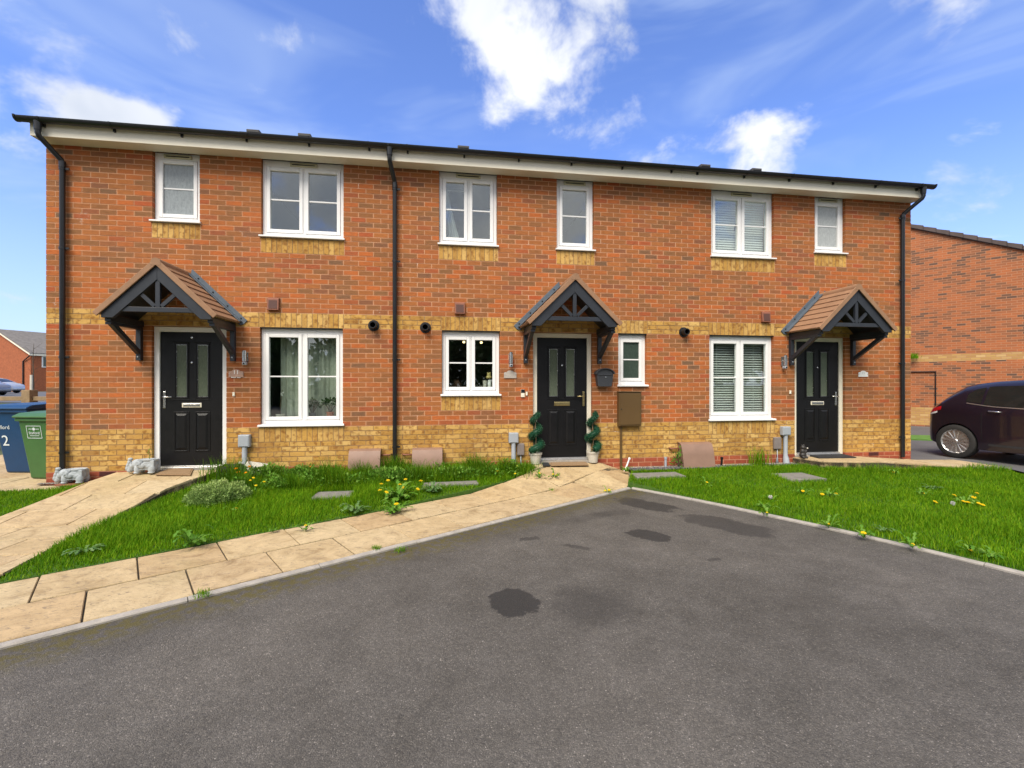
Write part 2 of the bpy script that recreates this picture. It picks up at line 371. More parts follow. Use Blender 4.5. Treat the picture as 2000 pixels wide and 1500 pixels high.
STAINS = []    # (x, y, rx, ry, rot, strength, blend) dark oil and damp marks on the tarmac
def asphaltmat(stains=True):
    m, t = newmat('asphalt'); pos = t.new('ShaderNodeNewGeometry').outputs['Position']
    vo = t.new('ShaderNodeTexVoronoi', Vector=pos, Scale=210.); agg = vo.outputs['Color']; dist = vo.outputs['Distance']
    sepc = t.new('ShaderNodeSeparateXYZ'); t.l.new(agg, sepc.inputs[0])
    c = t.ramp(sepc.outputs[0], [(0, (.066, .060, .052)), (.5, (.088, .080, .069)), (.9, (.118, .107, .093)), (.985, (.16, .145, .125)), (1, (.30, .27, .24))])
    vo2 = t.new('ShaderNodeTexVoronoi', Vector=pos, Scale=62.); s2 = t.new('ShaderNodeSeparateXYZ'); t.l.new(vo2.outputs['Color'], s2.inputs[0])
    c = t.mix(.6, c, t.ramp(s2.outputs[1], [(0, (.78, .78, .78)), (.6, (1.05, 1.04, 1.03)), (1, (1.2, 1.19, 1.17))]), 'MULTIPLY')
    big = t.noise(pos, .55, 5, .6, .4); mid = t.noise(pos, 3.5, 5, .65)
    c = t.mix(.9, c, t.ramp(big, [(.28, (.66, .65, .62)), (.5, (1, 1, 1)), (.72, (1.30, 1.29, 1.28))]), 'MULTIPLY')
    c = t.mix(.8, c, t.ramp(mid, [(.28, (.76, .75, .72)), (.72, (1.20, 1.20, 1.20))]), 'MULTIPLY')
    edge = t.noise(pos, 26, 4, .6)
    warp = t.math('MULTIPLY', t.math('SUBTRACT', t.noise(pos, 5, 4, .6), .5), 1.0)
    sp = t.new('ShaderNodeSeparateXYZ'); t.l.new(pos, sp.inputs[0])
    for (x, y, rx, ry, rot, st, bl) in STAINS:
        dx = t.math('SUBTRACT', sp.outputs[0], x); dy = t.math('SUBTRACT', sp.outputs[1], y)
        ca, sa = math.cos(rot), math.sin(rot)
        u = t.math('DIVIDE', t.math('ADD', t.math('MULTIPLY', dx, ca), t.math('MULTIPLY', dy, sa)), rx)
        v = t.math('DIVIDE', t.math('SUBTRACT', t.math('MULTIPLY', dy, ca), t.math('MULTIPLY', dx, sa)), ry)
        d = t.math('POWER', t.math('ADD', t.math('POWER', t.math('ABSOLUTE', u), 3.), t.math('POWER', t.math('ABSOLUTE', v), 3.)), .333)
        d = t.math('ADD', t.math('ADD', d, t.math('MULTIPLY', warp, 1.1)), t.math('MULTIPLY', t.math('SUBTRACT', edge, .5), .35 if bl < .3 else 1.3))
        k = t.math('MULTIPLY', t.smooth(d, 1. + bl * .5, 1. - bl * .5), st)
        c = t.mix(k, c, (.022, .020, .018))
    # moss creeping in from the kerb
    A = np.array([3.02, -4.3]); B = np.array([8.36, -.95]); dv = (B - A) / np.linalg.norm(B - A); nv = np.array([dv[1], -dv[0]])
    dk = t.math('ADD', t.math('MULTIPLY', t.math('SUBTRACT', sp.outputs[0], A[0]), float(nv[0])), t.math('MULTIPLY', t.math('SUBTRACT', sp.outputs[1], A[1]), float(nv[1])))
    mo = t.math('MULTIPLY', t.smooth(t.math('ADD', dk, t.math('MULTIPLY', t.noise(pos, 2.2, 3), .30)), .58, .22), t.smooth(t.noise(pos, 16, 5), .40, .58))
    c = t.mix(t.math('MULTIPLY', mo, .85), c, (.105, .085, .010))
    dirt = t.smooth(t.math('ADD', dk, t.math('MULTIPLY', t.noise(pos, 1.5, 3), .5)), .75, .2)
    c = t.mix(t.math('MULTIPLY', dirt, .35), c, (.045, .038, .028))
    p = t.new('ShaderNodeBsdfPrincipled', Base__Color=c, Roughness=.82); p.inputs['Specular IOR Level'].default_value = .4
    t.l.new(t.new('ShaderNodeBump', Strength=.7, Distance=.005, Height=t.math('ADD', t.math('MULTIPLY', dist, -1.0), t.math('MULTIPLY', vo2.outputs['Distance'], -.8))).outputs[0], p.inputs['Normal'])
    t.new('ShaderNodeOutputMaterial', Surface=p.outputs[0]); return m
for (px, py, rx, ry, rot, st, bl) in [(1000, 1175, .17, .20, .3, .85, .12), (1258, 985, .42, .20, -.95, .75, .15), (1268, 1045, .22, .14, -.8, .8, .15), (1418, 1025, .46, .23, -1.0, .62, .25),
        (1155, 1182, .26, .26, 0, .4, .9), (1036, 1052, .10, .05, .2, .6, .3), (1125, 1068, .13, .04, -.6, .55, .4), (1150, 1010, .30, .10, .4, .3, 1.0), (1200, 1002, .25, .1, .2, .35, 1.0),
        (1395, 1093, .08, .03, .2, .5, .4)]:
    g_ = G(px, py, 0.); STAINS.append((float(g_[0]), float(g_[1]), rx, ry, rot, st, bl))
M_ASPH = asphaltmat()
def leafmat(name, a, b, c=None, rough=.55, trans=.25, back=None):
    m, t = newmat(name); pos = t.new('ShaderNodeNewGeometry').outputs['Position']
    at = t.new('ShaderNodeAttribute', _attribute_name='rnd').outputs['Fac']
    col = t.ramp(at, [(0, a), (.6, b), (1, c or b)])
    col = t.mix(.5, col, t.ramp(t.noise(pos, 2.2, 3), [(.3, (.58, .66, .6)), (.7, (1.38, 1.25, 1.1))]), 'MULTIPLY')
    p = t.new('ShaderNodeBsdfPrincipled', Base__Color=col, Roughness=rough); p.inputs['Specular IOR Level'].default_value = .15
    tr = t.new('ShaderNodeBsdfTranslucent', Color=col)
    mx = t.new('ShaderNodeMixShader'); mx.inputs[0].default_value = trans; t.l.new(p.outputs[0], mx.inputs[1]); t.l.new(tr.outputs[0], mx.inputs[2])
    t.new('ShaderNodeOutputMaterial', Surface=mx.outputs[0]); return m
M_GRASS = leafmat('lawn_grass', (.075, .210, .002), (.125, .290, .003), (.25, .37, .012), trans=.35, rough=.7)
M_GRASSD = leafmat('rank_grass', (.045, .145, .003), (.085, .21, .004), (.17, .28, .010), trans=.3, rough=.7)
M_LEAF = leafmat('weed_leaf', (.07, .19, .015), (.12, .27, .03), (.20, .34, .06))
M_LEAF2 = leafmat('grey_leaf', (.07, .16, .045), (.12, .22, .07), (.19, .30, .12))
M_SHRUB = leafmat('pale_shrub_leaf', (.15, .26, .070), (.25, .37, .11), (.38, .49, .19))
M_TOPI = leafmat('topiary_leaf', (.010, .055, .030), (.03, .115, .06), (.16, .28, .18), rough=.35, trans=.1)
M_TREE = leafmat('tree_leaf', (.02, .05, .012), (.035, .075, .018), (.06, .1, .03))
M_PETAL = leafmat('yellow_petal', (.75, .50, .005), (.82, .60, .01), (.85, .68, .03), trans=.2)
M_ORANGE = leafmat('orange_petal', (.70, .20, .004), (.80, .30, .005), (.82, .42, .01), trans=.2)
M_SEED = leafmat('seed_head', (.62, .62, .60), (.70, .70, .68), (.78, .78, .76), trans=.3)
def soilgrass():
    m, t = newmat('turf_base'); pos = t.new('ShaderNodeNewGeometry').outputs['Position']
    c = t.ramp(t.noise(pos, 30, 5), [(.3, (.030, .075, .005)), (.55, (.050, .12, .008)), (.8, (.09, .10, .02))])
    p = t.new('ShaderNodeBsdfPrincipled', Base__Color=c, Roughness=.95); t.new('ShaderNodeOutputMaterial', Surface=p.outputs[0]); return m
M_TURF = soilgrass()
def glassmat(name, ior=2.05, tint=(.93, .97, .95)):
    m, t = newmat(name)
    lw = t.new('ShaderNodeLayerWeight', Blend=.5).outputs['Facing']; r0 = ((ior - 1) / (ior + 1)) ** 2
    fr = t.math('ADD', t.math('MULTIPLY', t.math('POWER', lw, 5.), 1 - r0), r0)
    tr = t.new('ShaderNodeBsdfTransparent', Color=(*tint, 1)); gl = t.new('ShaderNodeBsdfGlossy', Color=(1, 1, 1, 1), Roughness=.0)
    pos = t.new('ShaderNodeNewGeometry').outputs['Position']
    bn = t.new('ShaderNodeBump', Strength=.10, Distance=.01, Height=t.noise(pos, 2.2, 2)); t.l.new(bn.outputs[0], gl.inputs['Normal'])
    mx = t.new('ShaderNodeMixShader'); t.l.new(fr, mx.inputs[0]); t.l.new(tr.outputs[0], mx.inputs[1]); t.l.new(gl.outputs[0], mx.inputs[2])
    t.new('ShaderNodeOutputMaterial', Surface=mx.outputs[0]); return m
M_GLASS = glassmat('window_glass')
def frostmat(name, col, rough=.18, trans=.4, sc=60., str_=.5):
    m, t = newmat(name); pos = t.new('ShaderNodeNewGeometry').outputs['Position']
    n = t.noise(t.new('ShaderNodeMapping', Vector=pos, Scale=(1, 1, .35)).outputs[0], sc, 3, .6, 1.)
    c = t.ramp(n, [(.3, tuple(a * .8 for a in col)), (.7, tuple(a * 1.15 for a in col))])
    p = t.new('ShaderNodeBsdfPrincipled', Base__Color=c, Roughness=rough); p.inputs['Coat Weight'].default_value = .5; p.inputs['Coat Roughness'].default_value = .08
    t.l.new(t.new('ShaderNodeBump', Strength=str_, Distance=.004, Height=n).outputs[0], p.inputs['Normal'])
    tr = t.new('ShaderNodeBsdfTranslucent', Color=c); mx = t.new('ShaderNodeMixShader'); mx.inputs[0].default_value = trans
    t.l.new(p.outputs[0], mx.inputs[1]); t.l.new(tr.outputs[0], mx.inputs[2]); t.new('ShaderNodeOutputMaterial', Surface=mx.outputs[0]); return m
M_FROST = frostmat('obscure_glass', (.36, .40, .42), trans=.25, sc=45)
M_FROSTW = frostmat('obscure_glass_pale', (.50, .53, .53), trans=.25, sc=50)
M_FROSTD = frostmat('obscure_glass_dark', (.05, .075, .06), trans=.1, sc=55, rough=.12)
M_FROSTG = frostmat('door_glass', (.14, .17, .12), trans=.15, sc=70, rough=.12)
def emis(name, col, st):
    m, t = newmat(name); e = t.new('ShaderNodeEmission', Color=(*col, 1), Strength=st); t.new('ShaderNodeOutputMaterial', Surface=e.outputs[0]); return m
M_BULB = emis('lit_bulb', (1, .72, .36), 1.6)
# ------------------------------------------------------------------ ground heights
def sm(t): t = min(1, max(0, t)); return t * t * (3 - 2 * t)
def terr(x, y): return -.05 + .70 * sm((y - 3) / 33) * sm((3 - x) / 8)
def hl(x, y): return .03 + .11 * sm((y + 1.75) / 1.65)                 # lawns
def hp1(x, y): return max(hl(x, y) + .012, .285 - .16 * max(0, -y - .2)) if y > -1.6 else hl(x, y) + .012
def hp2(x, y): return .022 + .225 * min(1, max(0, (y + .90) / .75)) * (1 - .62 * sm((x - 8.12) / .45))
def hp3(x, y): return max(.118, .245 - .075 * max(0, x - 12.9))
def on(px, py, h, dz=0.):
    z = .1
    for _ in range(25):
        p = G(px, py, z); z = .5 * z + .5 * (h(p[0], p[1]) + dz)
    p[2] = h(p[0], p[1]) + dz; return p

# one sheet to the horizon
xs = [-600, -200, -90, -60, -45, -35, -28, -22, -18, -14, -11, -8, -6, -4, -2, 0, 2, 3.5, 6, 10, 15, 25, 40, 80, 200, 600]
ys = [-600, -200, -80, -30, -10, 0, 3, 5, 8, 11, 14, 17, 20, 23, 26, 29, 32, 36, 45, 60, 90, 200, 600]
m = MB(); m.grid(lambda x, y: (x, y, terr(x, y)), xs, ys)
M_FIELD = pm('rough_field', (.060, .075, .022), .95, var=.35, scale=.6, bump=.3)
tag(m.build('ground', M_FIELD), kind='structure')
# tarmac drive
KL = [(-6.0, -10.0), (3.02, -4.3), (8.33, -.97)]; KR = [(8.36, -.95), (8.66, -1.4), (9.05, -2.0), (9.35, -2.53), (9.62, -3.0), (9.85, -3.43), (10.09, -3.95), (10.28, -4.45), (10.6, -5.6), (11.2, -8.5)]
m = MB(); poly = KL[:-1] + KR + [(40, -12), (40, -40), (-40, -40), (-40, -31)]
m.add([(x, y, 0) for x, y in poly], [list(range(len(poly)))])
tag(m.build('driveway', M_ASPH, fix=False), kind='structure')
# court at the right
poly = [(14.34, .02), (15.22, .02), (15.24, -.86), (15.0, -1.35), (14.6, -3.0), (13.4, -6.0), (12.0, -9.0), (60, -9), (60, 45), (14.34, 45)]
m = MB(); m.add([(x, y, .100) for x, y in poly], [list(range(len(poly)))])
M_ASPH2 = pm('court_asphalt', (.105, .103, .105), .85, var=.16, scale=1.2, bump=.5, bscale=180)
tag(m.build('parking_court', M_ASPH2, fix=False), kind='structure')
# far car park at the left, follows the slope
def patch(name, pts, mat, dz, n=10):
    m = MB(); a, b, c, d = [np.array(p[:2]) for p in pts]
    def fn(u, v):
        q = (a * (1 - u) + b * u) * (1 - v) + (d * (1 - u) + c * u) * v
        return (q[0], q[1], terr(q[0], q[1]) + dz)
    m.grid(fn, np.linspace(0, 1, n), np.linspace(0, 1, n)); return tag(m.build(name, mat), kind='structure')
patch('car_park', [W(-700, 27), W(260, 27), W(260, 52), W(-700, 52)], M_ASPH2, .03, 14)

# ------------------------------------------------------------------ paths made of slabs, kerb stones
def clip_poly(poly, conv):
    out = poly
    for i in range(len(conv)):
        a, b = conv[i], conv[(i + 1) % len(conv)]; inp = out; out = []
        side = lambda p: (b[0] - a[0]) * (p[1] - a[1]) - (b[1] - a[1]) * (p[0] - a[0])
        for j in range(len(inp)):
            p, q = inp[j], inp[(j + 1) % len(inp)]; sp, sq = side(p), side(q)
            if sp >= 0: out.append(p)
            if sp * sq < 0:
                t = sp / (sp - sq); out.append((p[0] + (q[0] - p[0]) * t, p[1] + (q[1] - p[1]) * t))
        if not out: return []
    return out
def area(p): return .5 * sum(p[i][0] * p[(i + 1) % len(p)][1] - p[(i + 1) % len(p)][0] * p[i][1] for i in range(len(p)))
def slab_path(name, regions, origin, ang, size, hf, gap=.009, thick=.10, offs=.5, bed=None, deep=(.02,), gapv=None):
    """bed of mortar plus one object for each slab"""
    gapv = gapv or gap
    mb = MB(); ca, sa = math.cos(ang), math.sin(ang)
    for ri, reg in enumerate(regions):      # mortar bed, cell by cell under the slabs, with a skirt round the edge
        dp_ = deep[min(ri, len(deep) - 1)]
        loc = [((x - origin[0]) * ca + (y - origin[1]) * sa, -(x - origin[0]) * sa + (y - origin[1]) * ca) for x, y in (reg if area(reg) > 0 else reg[::-1])]
        u0, u1 = min(p[0] for p in loc), max(p[0] for p in loc); v0, v1 = min(p[1] for p in loc), max(p[1] for p in loc); st = .2
        for j in range(math.floor(v0 / st), math.ceil(v1 / st) + 1):
            for i in range(math.floor(u0 / st), math.ceil(u1 / st) + 1):
                qq = clip_poly(loc, [(i * st, j * st), ((i + 1) * st, j * st), ((i + 1) * st, (j + 1) * st), (i * st, (j + 1) * st)])
                if len(qq) < 3 or abs(area(qq)) < 1e-5: continue
                w = [(origin[0] + u * ca - v * sa, origin[1] + u * sa + v * ca) for u, v in qq]
                mb.add([(x, y, hf(x, y) - dp_) for x, y in w], [list(range(len(w)))])
        for k in range(len(reg)):
            A_, B_ = reg[k], reg[(k + 1) % len(reg)]; N = 12
            pts = [(A_[0] + (B_[0] - A_[0]) * t / N, A_[1] + (B_[1] - A_[1]) * t / N) for t in range(N + 1)]
            mb.add([(x, y, hf(x, y) - dp_) for x, y in pts] + [(x, y, hf(x, y) - .25) for x, y in pts], [(t, t + 1, N + 2 + t, N + 1 + t) for t in range(N)])
    root = tag(mb.build(name, M_JOINT, fix=False), kind='structure')
    for reg in regions:
        if area(reg) < 0: reg = reg[::-1]
        loc = [((x - origin[0]) * ca + (y - origin[1]) * sa, -(x - origin[0]) * sa + (y - origin[1]) * ca) for x, y in reg]
        u0, u1 = min(p[0] for p in loc), max(p[0] for p in loc); v0, v1 = min(p[1] for p in loc), max(p[1] for p in loc)
        for j in range(math.floor(v0 / size[1]) , math.ceil(v1 / size[1]) + 1):
            sh = (offs * size[0]) if j % 2 else 0
            for i in range(math.floor((u0 - size[0]) / size[0]), math.ceil(u1 / size[0]) + 1):
                a, b, c, d = i * size[0] + sh + gap / 2, (i + 1) * size[0] + sh - gap / 2, j * size[1] + gapv / 2, (j + 1) * size[1] - gapv / 2
                q = clip_poly(loc, [(a, c), (b, c), (b, d), (a, d)])
                if len(q) < 3 or abs(area(q)) < .01: continue
                w = [(origin[0] + u * ca - v * sa, origin[1] + u * sa + v * ca) for u, v in q]
                # drop near duplicate corners
                ww = []
                for p_ in w:
                    if not ww or math.hypot(p_[0] - ww[-1][0], p_[1] - ww[-1][1]) > .008: ww.append(p_)
                w = ww
                if len(w) < 3: continue
                tilt = rng.normal(0, .0035, 2); cxx, cyy = np.mean(w, axis=0); lift = rng.uniform(-.002, .003)
                z = [hf(x, y) + lift + tilt[0] * (x - cxx) + tilt[1] * (y - cyy) for x, y in w]
                n = len(w)
                ins = [(cxx + (x - cxx) * .985, cyy + (y - cyy) * .985) for x, y in w]
                vs = [(x, y, zz) for (x, y), zz in zip(ins, z)] + [(x, y, zz - .006) for (x, y), zz in zip(w, z)] + [(x, y, zz - thick) for (x, y), zz in zip(w, z)]
                fs = [list(range(n))] + [(k, k + n, (k + 1) % n + n, (k + 1) % n) for k in range(n)] + [(k + n, k + 2 * n, (k + 1) % n + 2 * n, (k + 1) % n + n) for k in range(n)]
                MB().add(vs, fs).build('paving_slab', M_SLAB, root)
    return root
M_JOINT = pm('slab_joint', (.055, .045, .028), .95, var=.35, scale=22, bump=.5)
KA = np.array(KL[1]); KB = np.array(KL[2]); kd = (KB - KA) / np.linalg.norm(KB - KA); kang = math.atan2(kd[1], kd[0]); kn = np.array([-kd[1], kd[0]])
KW = .055   # pin kerb width
o2 = KA + kn * (KW + .005)
def kp(s, t): q = o2 + kd * s + kn * t; return (float(q[0]), float(q[1]))
# slab phase: a joint of the front row falls at the photo pixel (381, 1165)
g0 = G(381, 1165, .02)[:2]; s0 = float((g0 - o2) @ kd)
org = o2 + kd * s0
LK = float(np.linalg.norm(KB - KA))
strip = [kp(-7.0, 0), kp(LK - .02, 0), kp(LK - 1.15, 1.19), kp(-7.0, 1.19)]
door2 = [kp(LK - .02, 0), (8.62, -.42), (8.62, -.03), (7.02, -.03), (7.08, -.22), kp(LK - 1.15, 1.19)]
slab_path('front_path', [strip, door2], org, kang, (.6, .6), hp2, gap=.011, deep=(.014, .030), gapv=.026)
path1 = [(.92, -.03), (.80, -.8), (.68, -1.5), (.60, -2.3), (.5, -6.0), (2.4, -6.0), (2.2, -4.0), (2.08, -3.05), (1.95, -2.3), (1.90, -1.6), (1.98, -.8), (2.34, -.03)]
def split(poly): # left and right rails paired into convex strips
    n = 6; L = poly[:n]; Rr = poly[n:][::-1]
    return L, Rr
Lr = [(.92, -.03), (.80, -.8), (.68, -1.5), (.62, -2.3), (.56, -3.05), (.52, -4.3), (.5, -6.5)]
Rr = [(2.34, -.03), (2.0, -.8), (1.90, -1.55), (1.95, -2.3), (2.08, -3.05), (2.28, -4.3), (2.5, -6.5)]
regs = [[Lr[i], Lr[i + 1], Rr[i + 1], Rr[i]] for i in range(len(Lr) - 1)]
allp1 = Lr + Rr[::-1]
slab_path('side_path', [allp1], (.86, -.03), R(90) * 0, (.72, .45), hp1, gap=.010, bed=regs, deep=(.024,))
# yard slabs round the bin corner
yard = [(-3.2, -.42), (.35, -.36), (.83, -.10), (.83, -.03), (-.05, -.03), (-.05, 3.2), (-3.2, 3.2)]
hy = lambda x, y: .135
slab_path('bin_yard', [[(-3.2, -.42), (.35, -.36), (.83, -.10), (.83, -.03), (-3.2, -.03)], [(-3.2, -.035), (-.05, -.035), (-.05, 3.2), (-3.2, 3.2)]], (-.05, -.03), 0, (.6, .6), hy, gap=.006)
# ramp to the right door
p3 = [(11.80, -.03), (12.0, -.50), (12.6, -.66), (15.2, -.80), (15.2, -.03)]
slab_path('end_path', [p3], (12.0, -.03), R(-2), (.6, .6), hp3, gap=.006)
# kerb stones
kerb = tag(MB().box(0, .02, 0, .02, -.3, -.28).build('kerb', M_CONC), kind='structure')
def kerb_run(pts, L=.915, top=.020):
    pts = [np.array(p, float) for p in pts]
    seg = [0.]
    for a, b in zip(pts, pts[1:]): seg.append(seg[-1] + np.linalg.norm(b - a))
    def at(s):
        s = min(max(s, 0), seg[-1])
        for i in range(len(pts) - 1):
            if s <= seg[i + 1] + 1e-9:
                t = (s - seg[i]) / (seg[i + 1] - seg[i]); d = (pts[i + 1] - pts[i]) / np.linalg.norm(pts[i + 1] - pts[i])
                return pts[i] + (pts[i + 1] - pts[i]) * t, d
    s = 0.
    while s < seg[-1] - .05:
        e = min(s + L - .006, seg[-1]); m = MB(); dzz = rng.uniform(-.003, .003)
        N = 3; rows = []
        for k in range(N + 1):
            p, d = at(s + (e - s) * k / N); n = np.array([-d[1], d[0]])
            q = p + n * KW
            rows.append([(p[0], p[1], -.1), (p[0], p[1], top + dzz - .008), (*(p + n * .008), top + dzz), (*(q - n * .005), top + dzz + .004), (q[0], q[1], top + dzz - .004), (q[0], q[1], -.1)])
        vs = [v for r in rows for v in r]; fs = []
        for k in range(N):
            for j in range(5): fs.append((k * 6 + j, (k + 1) * 6 + j, (k + 1) * 6 + j + 1, k * 6 + j + 1))
        fs += [list(range(6)), [N * 6 + j for j in range(5, -1, -1)]]
        m.add(vs, fs).build('kerb_stone', M_CONC, kerb); s += L
kerb_run([kp(-5.5, -KW - .005), tuple(KB)]); kerb_run([(8.345, -.965)] + KR[1:])

# ------------------------------------------------------------------ turf sheets under the grass
LAWN_L = [(2.36, -.10), (2.02, -.8), (1.93, -1.55), (1.97, -2.3), (2.10, -3.05), (2.30, -3.9), kp(-1.2, 1.20), kp(LK - 1.17, 1.20), (7.06, -.20), (7.0, -.02), (2.40, -.02)]
LAWN_S = [(-3.2, -.44), (.34, -.38), (.78, -.14), (.79, -.80), (.66, -1.5), (.60, -2.3), (.54, -3.05), (.50, -4.3), (-3.2, -4.3)]
LAWN_R = [(8.60, -.36), (8.33, -.87)] + [(x + .052, y + .03) for x, y in KR[1:]] + [(12, -8.5), (13.3, -6), (14.5, -3), (14.95, -1.35), (15.2, -.84), (12.6, -.69), (11.95, -.53), (11.80, -.28)]
def inpoly(P_, poly):
    x, y = P_[:, 0], P_[:, 1]; c = np.zeros(len(P_), bool); j = len(poly) - 1
    for i in range(len(poly)):
        xi, yi = poly[i]; xj, yj = poly[j]
        c ^= ((yi > y) != (yj > y)) & (x < (xj - xi) * (y - yi) / (yj - yi + 1e-12) + xi); j = i
    return c
def turf(name, poly, dz=0.):
    bm = bmesh.new(); f = bm.faces.new([bm.verts.new((x, y, 0)) for x, y in poly]); 
    bmesh.ops.triangulate(bm, faces=[f]); bmesh.ops.subdivide_edges(bm, edges=bm.edges, cuts=5, use_grid_fill=True)
    for v in bm.verts: v.co.z = hl(v.co.x, v.co.y) + dz
    be = [e for e in bm.edges if e.is_boundary]; ex = bmesh.ops.extrude_edge_only(bm, edges=be)
    for v in ex['geom']:
        if isinstance(v, bmesh.types.BMVert): v.co.z -= .2
    me = bpy.data.meshes.new(name); bm.to_mesh(me); bm.free(); me.materials.append(M_TURF)
    return tag(link(bpy.data.objects.new(name, me)), kind='structure')
turf('front_lawn', LAWN_L, -.006); turf('side_lawn', LAWN_S, -.006); turf('end_lawn', LAWN_R, -.006)
# gravel bed along the wall between the two right doors
GRAV = [(8.63, -.02), (8.64, -.33), (9.6, -.26), (10.6, -.22), (11.80, -.22), (11.80, -.02)]
m = MB(); m.add([(x, y, .135) for x, y in GRAV], [list(range(len(GRAV)))]); tag(m.build('gravel_bed', M_EARTH, fix=False), kind='structure')
m = MB(); m.add([(x, y, .155) for x, y in [(-.04, -.035), (.80, -.035), (.62, -.12), (-.04, -.12)]], [(0, 3, 2, 1)]); tag(m.build('corner_gravel_bed', M_EARTH, fix=False), kind='structure')
# verge across the court
vp_ = [G(1765, 849, .13), G(1900, 852, .13), G(1900, 861, .13), G(1765, 857, .13)]
m = MB(); m.add([tuple(p) for p in vp_] + [(p[0], p[1], -.02) for p in vp_], [(0, 1, 2, 3), (0, 4, 5, 1), (1, 5, 6, 2), (2, 6, 7, 3), (3, 7, 4, 0)])
M_VERGE = pm('verge_grass', (.085, .19, .025), .9, var=.25, scale=6, bump=.5, bscale=60)
tag(m.build('verge', M_VERGE), kind='structure')

# ------------------------------------------------------------------ terrace of three houses
CH = .0757; Z0 = .072; BW = .225; MJ = .010
zc = lambda k: Z0 + k * CH
HX = [0., 4.767, 9.533, 14.3]; ZTOP = zc(65)
WIN = [dict(h=0, x0=1.365, x1=2.003, k0=51, k1=65, n=1, kind='frost'), dict(h=0, x0=2.855, x1=4.052, k0=49, k1=65, n=2, kind='clear'),
       dict(h=1, x0=5.517, x1=6.455, k0=49, k1=65, n=2, kind='clear'), dict(h=1, x0=7.451, x1=8.093, k0=49, k1=65, n=1, kind='clear'),
       dict(h=2, x0=10.232, x1=11.452, k0=49, k1=65, n=2, kind='clear'), dict(h=2, x0=12.265, x1=12.905, k0=51, k1=65, n=1, kind='frostw'),
       dict(h=0, x0=2.838, x1=4.042, k0=11, k1=31, n=2, kind='clear'), dict(h=1, x0=5.562, x1=6.496, k0=17, k1=31, n=2, kind='clear'),
       dict(h=1, x0=8.523, x1=9.033, k0=19, k1=31, n=1, kind='frostd'), dict(h=2, x0=10.196, x1=11.443, k0=11, k1=31, n=2, kind='clear')]
DOOR = [dict(h=0, x0=1.358, x1=2.370, zb=.300, hand=-1), dict(h=1, x0=7.050, x1=8.066, zb=.285, hand=1), dict(h=2, x0=11.862, x1=12.898, zb=.265, hand=1)]
OPEN = [(w['x0'], w['x1'], zc(w['k0']), zc(w['k1']) + .05) for w in WIN] + [(d['x0'], d['x1'], 0., zc(31)) for d in DOOR]
SOLD = []   # soldier panels (x0,x1,k0)
for w in WIN:
    if w['k1'] == 65: SOLD.append((w['x0'] - .005, w['x1'] + .012, w['k0'] - 3))
    else:
        SOLD.append((w['x0'] - .012, w['x1'] + .012, 31))
        if w['kind'] != 'frostd': SOLD.append((w['x0'] - .012, w['x1'] + .012, w['k0'] - 3))
bricks = []   # (xc, zc, w, h, type)
for k in range(65):
    za, zb = zc(k), zc(k + 1); zm = (za + zb) / 2
    free = [(0., 14.3)]
    for (a, b, c, d) in OPEN + [(s[0], s[1], zc(s[2]), zc(s[2] + 3)) for s in SOLD]:
        if c < zm < d:
            nf = []
            for (p, q) in free:
                if b <= p or a >= q: nf.append((p, q))
                else:
                    if a > p: nf.append((p, a))
                    if b < q: nf.append((b, q))
            free = nf
    typ = 'p' if k < 3 else ('y' if k < 11 or 31 <= k < 34 else 'r')
    off = BW / 2 if k % 2 else 0.
    for (p, q) in free:
        cuts = [p]; i = math.floor((p - off) / BW) + 1
        while i * BW + off < q: cuts.append(i * BW + off); i += 1
        cuts.append(q)
        if len(cuts) > 2 and cuts[1] - cuts[0] < .06: cuts.pop(1)
        if len(cuts) > 2 and cuts[-1] - cuts[-2] < .06: cuts.pop(-2)
        for a, b in zip(cuts, cuts[1:]):
            la = 0 if a in (p,) and p in [o[1] for o in OPEN] + [0.] else MJ / 2
            lb = 0 if b in (q,) and q in [o[0] for o in OPEN] + [14.3] else MJ / 2
            a2, b2 = a + la, b - lb
            if b2 - a2 > .02: bricks.append(((a2 + b2) / 2, zm, b2 - a2, CH - MJ, typ))
for (a, b, k0) in SOLD:
    n = max(1, round((b - a) / .0757)); wdt = (b - a) / n
    for i in range(n): bricks.append((a + (i + .5) * wdt, zc(k0 + 1.5), wdt - .008, 3 * CH - MJ, 'y'))
BD = .10
def brick_arrays(lst, ox):
    V = []; Fc = []; UV = []; RN = []
    for (x, z, w, h, t) in lst:
        dy = random.uniform(-.0015, .0015); c = .004
        b = len(V); x0, x1, z0, z1 = x - w / 2 - ox, x + w / 2 - ox, z - h / 2, z + h / 2
        V += [(x0, dy, z0), (x1, dy, z0), (x1, dy, z1), (x0, dy, z1), (x0, BD, z0), (x1, BD, z0), (x1, BD, z1), (x0, BD, z1)]
        Fc += [(b, b + 1, b + 2, b + 3), (b, b + 4, b + 5, b + 1), (b + 1, b + 5, b + 6, b + 2), (b + 2, b + 6, b + 7, b + 3), (b + 3, b + 7, b + 4, b)]
        UV += ([(0, 0), (1, 0), (1, 1), (0, 1)] if w > h else [(0, 0), (0, 1), (1, 1), (1, 0)]) + [(.5, .5)] * 16
        RN += [random.random()] * 5
    me = bpy.data.meshes.new('bricks'); me.from_pydata(V, [], Fc); me.update()
    u = me.uv_layers.new(name='UVMap'); u.data.foreach_set('uv', np.array(UV, 'f').ravel())
    a = me.attributes.new('rnd', 'FLOAT', 'FACE'); a.data.foreach_set('value', np.array(RN, 'f'))
    return me
BMAT = {'r': M_RED, 'y': M_YEL, 'p': M_PLINTH}
cache = {}
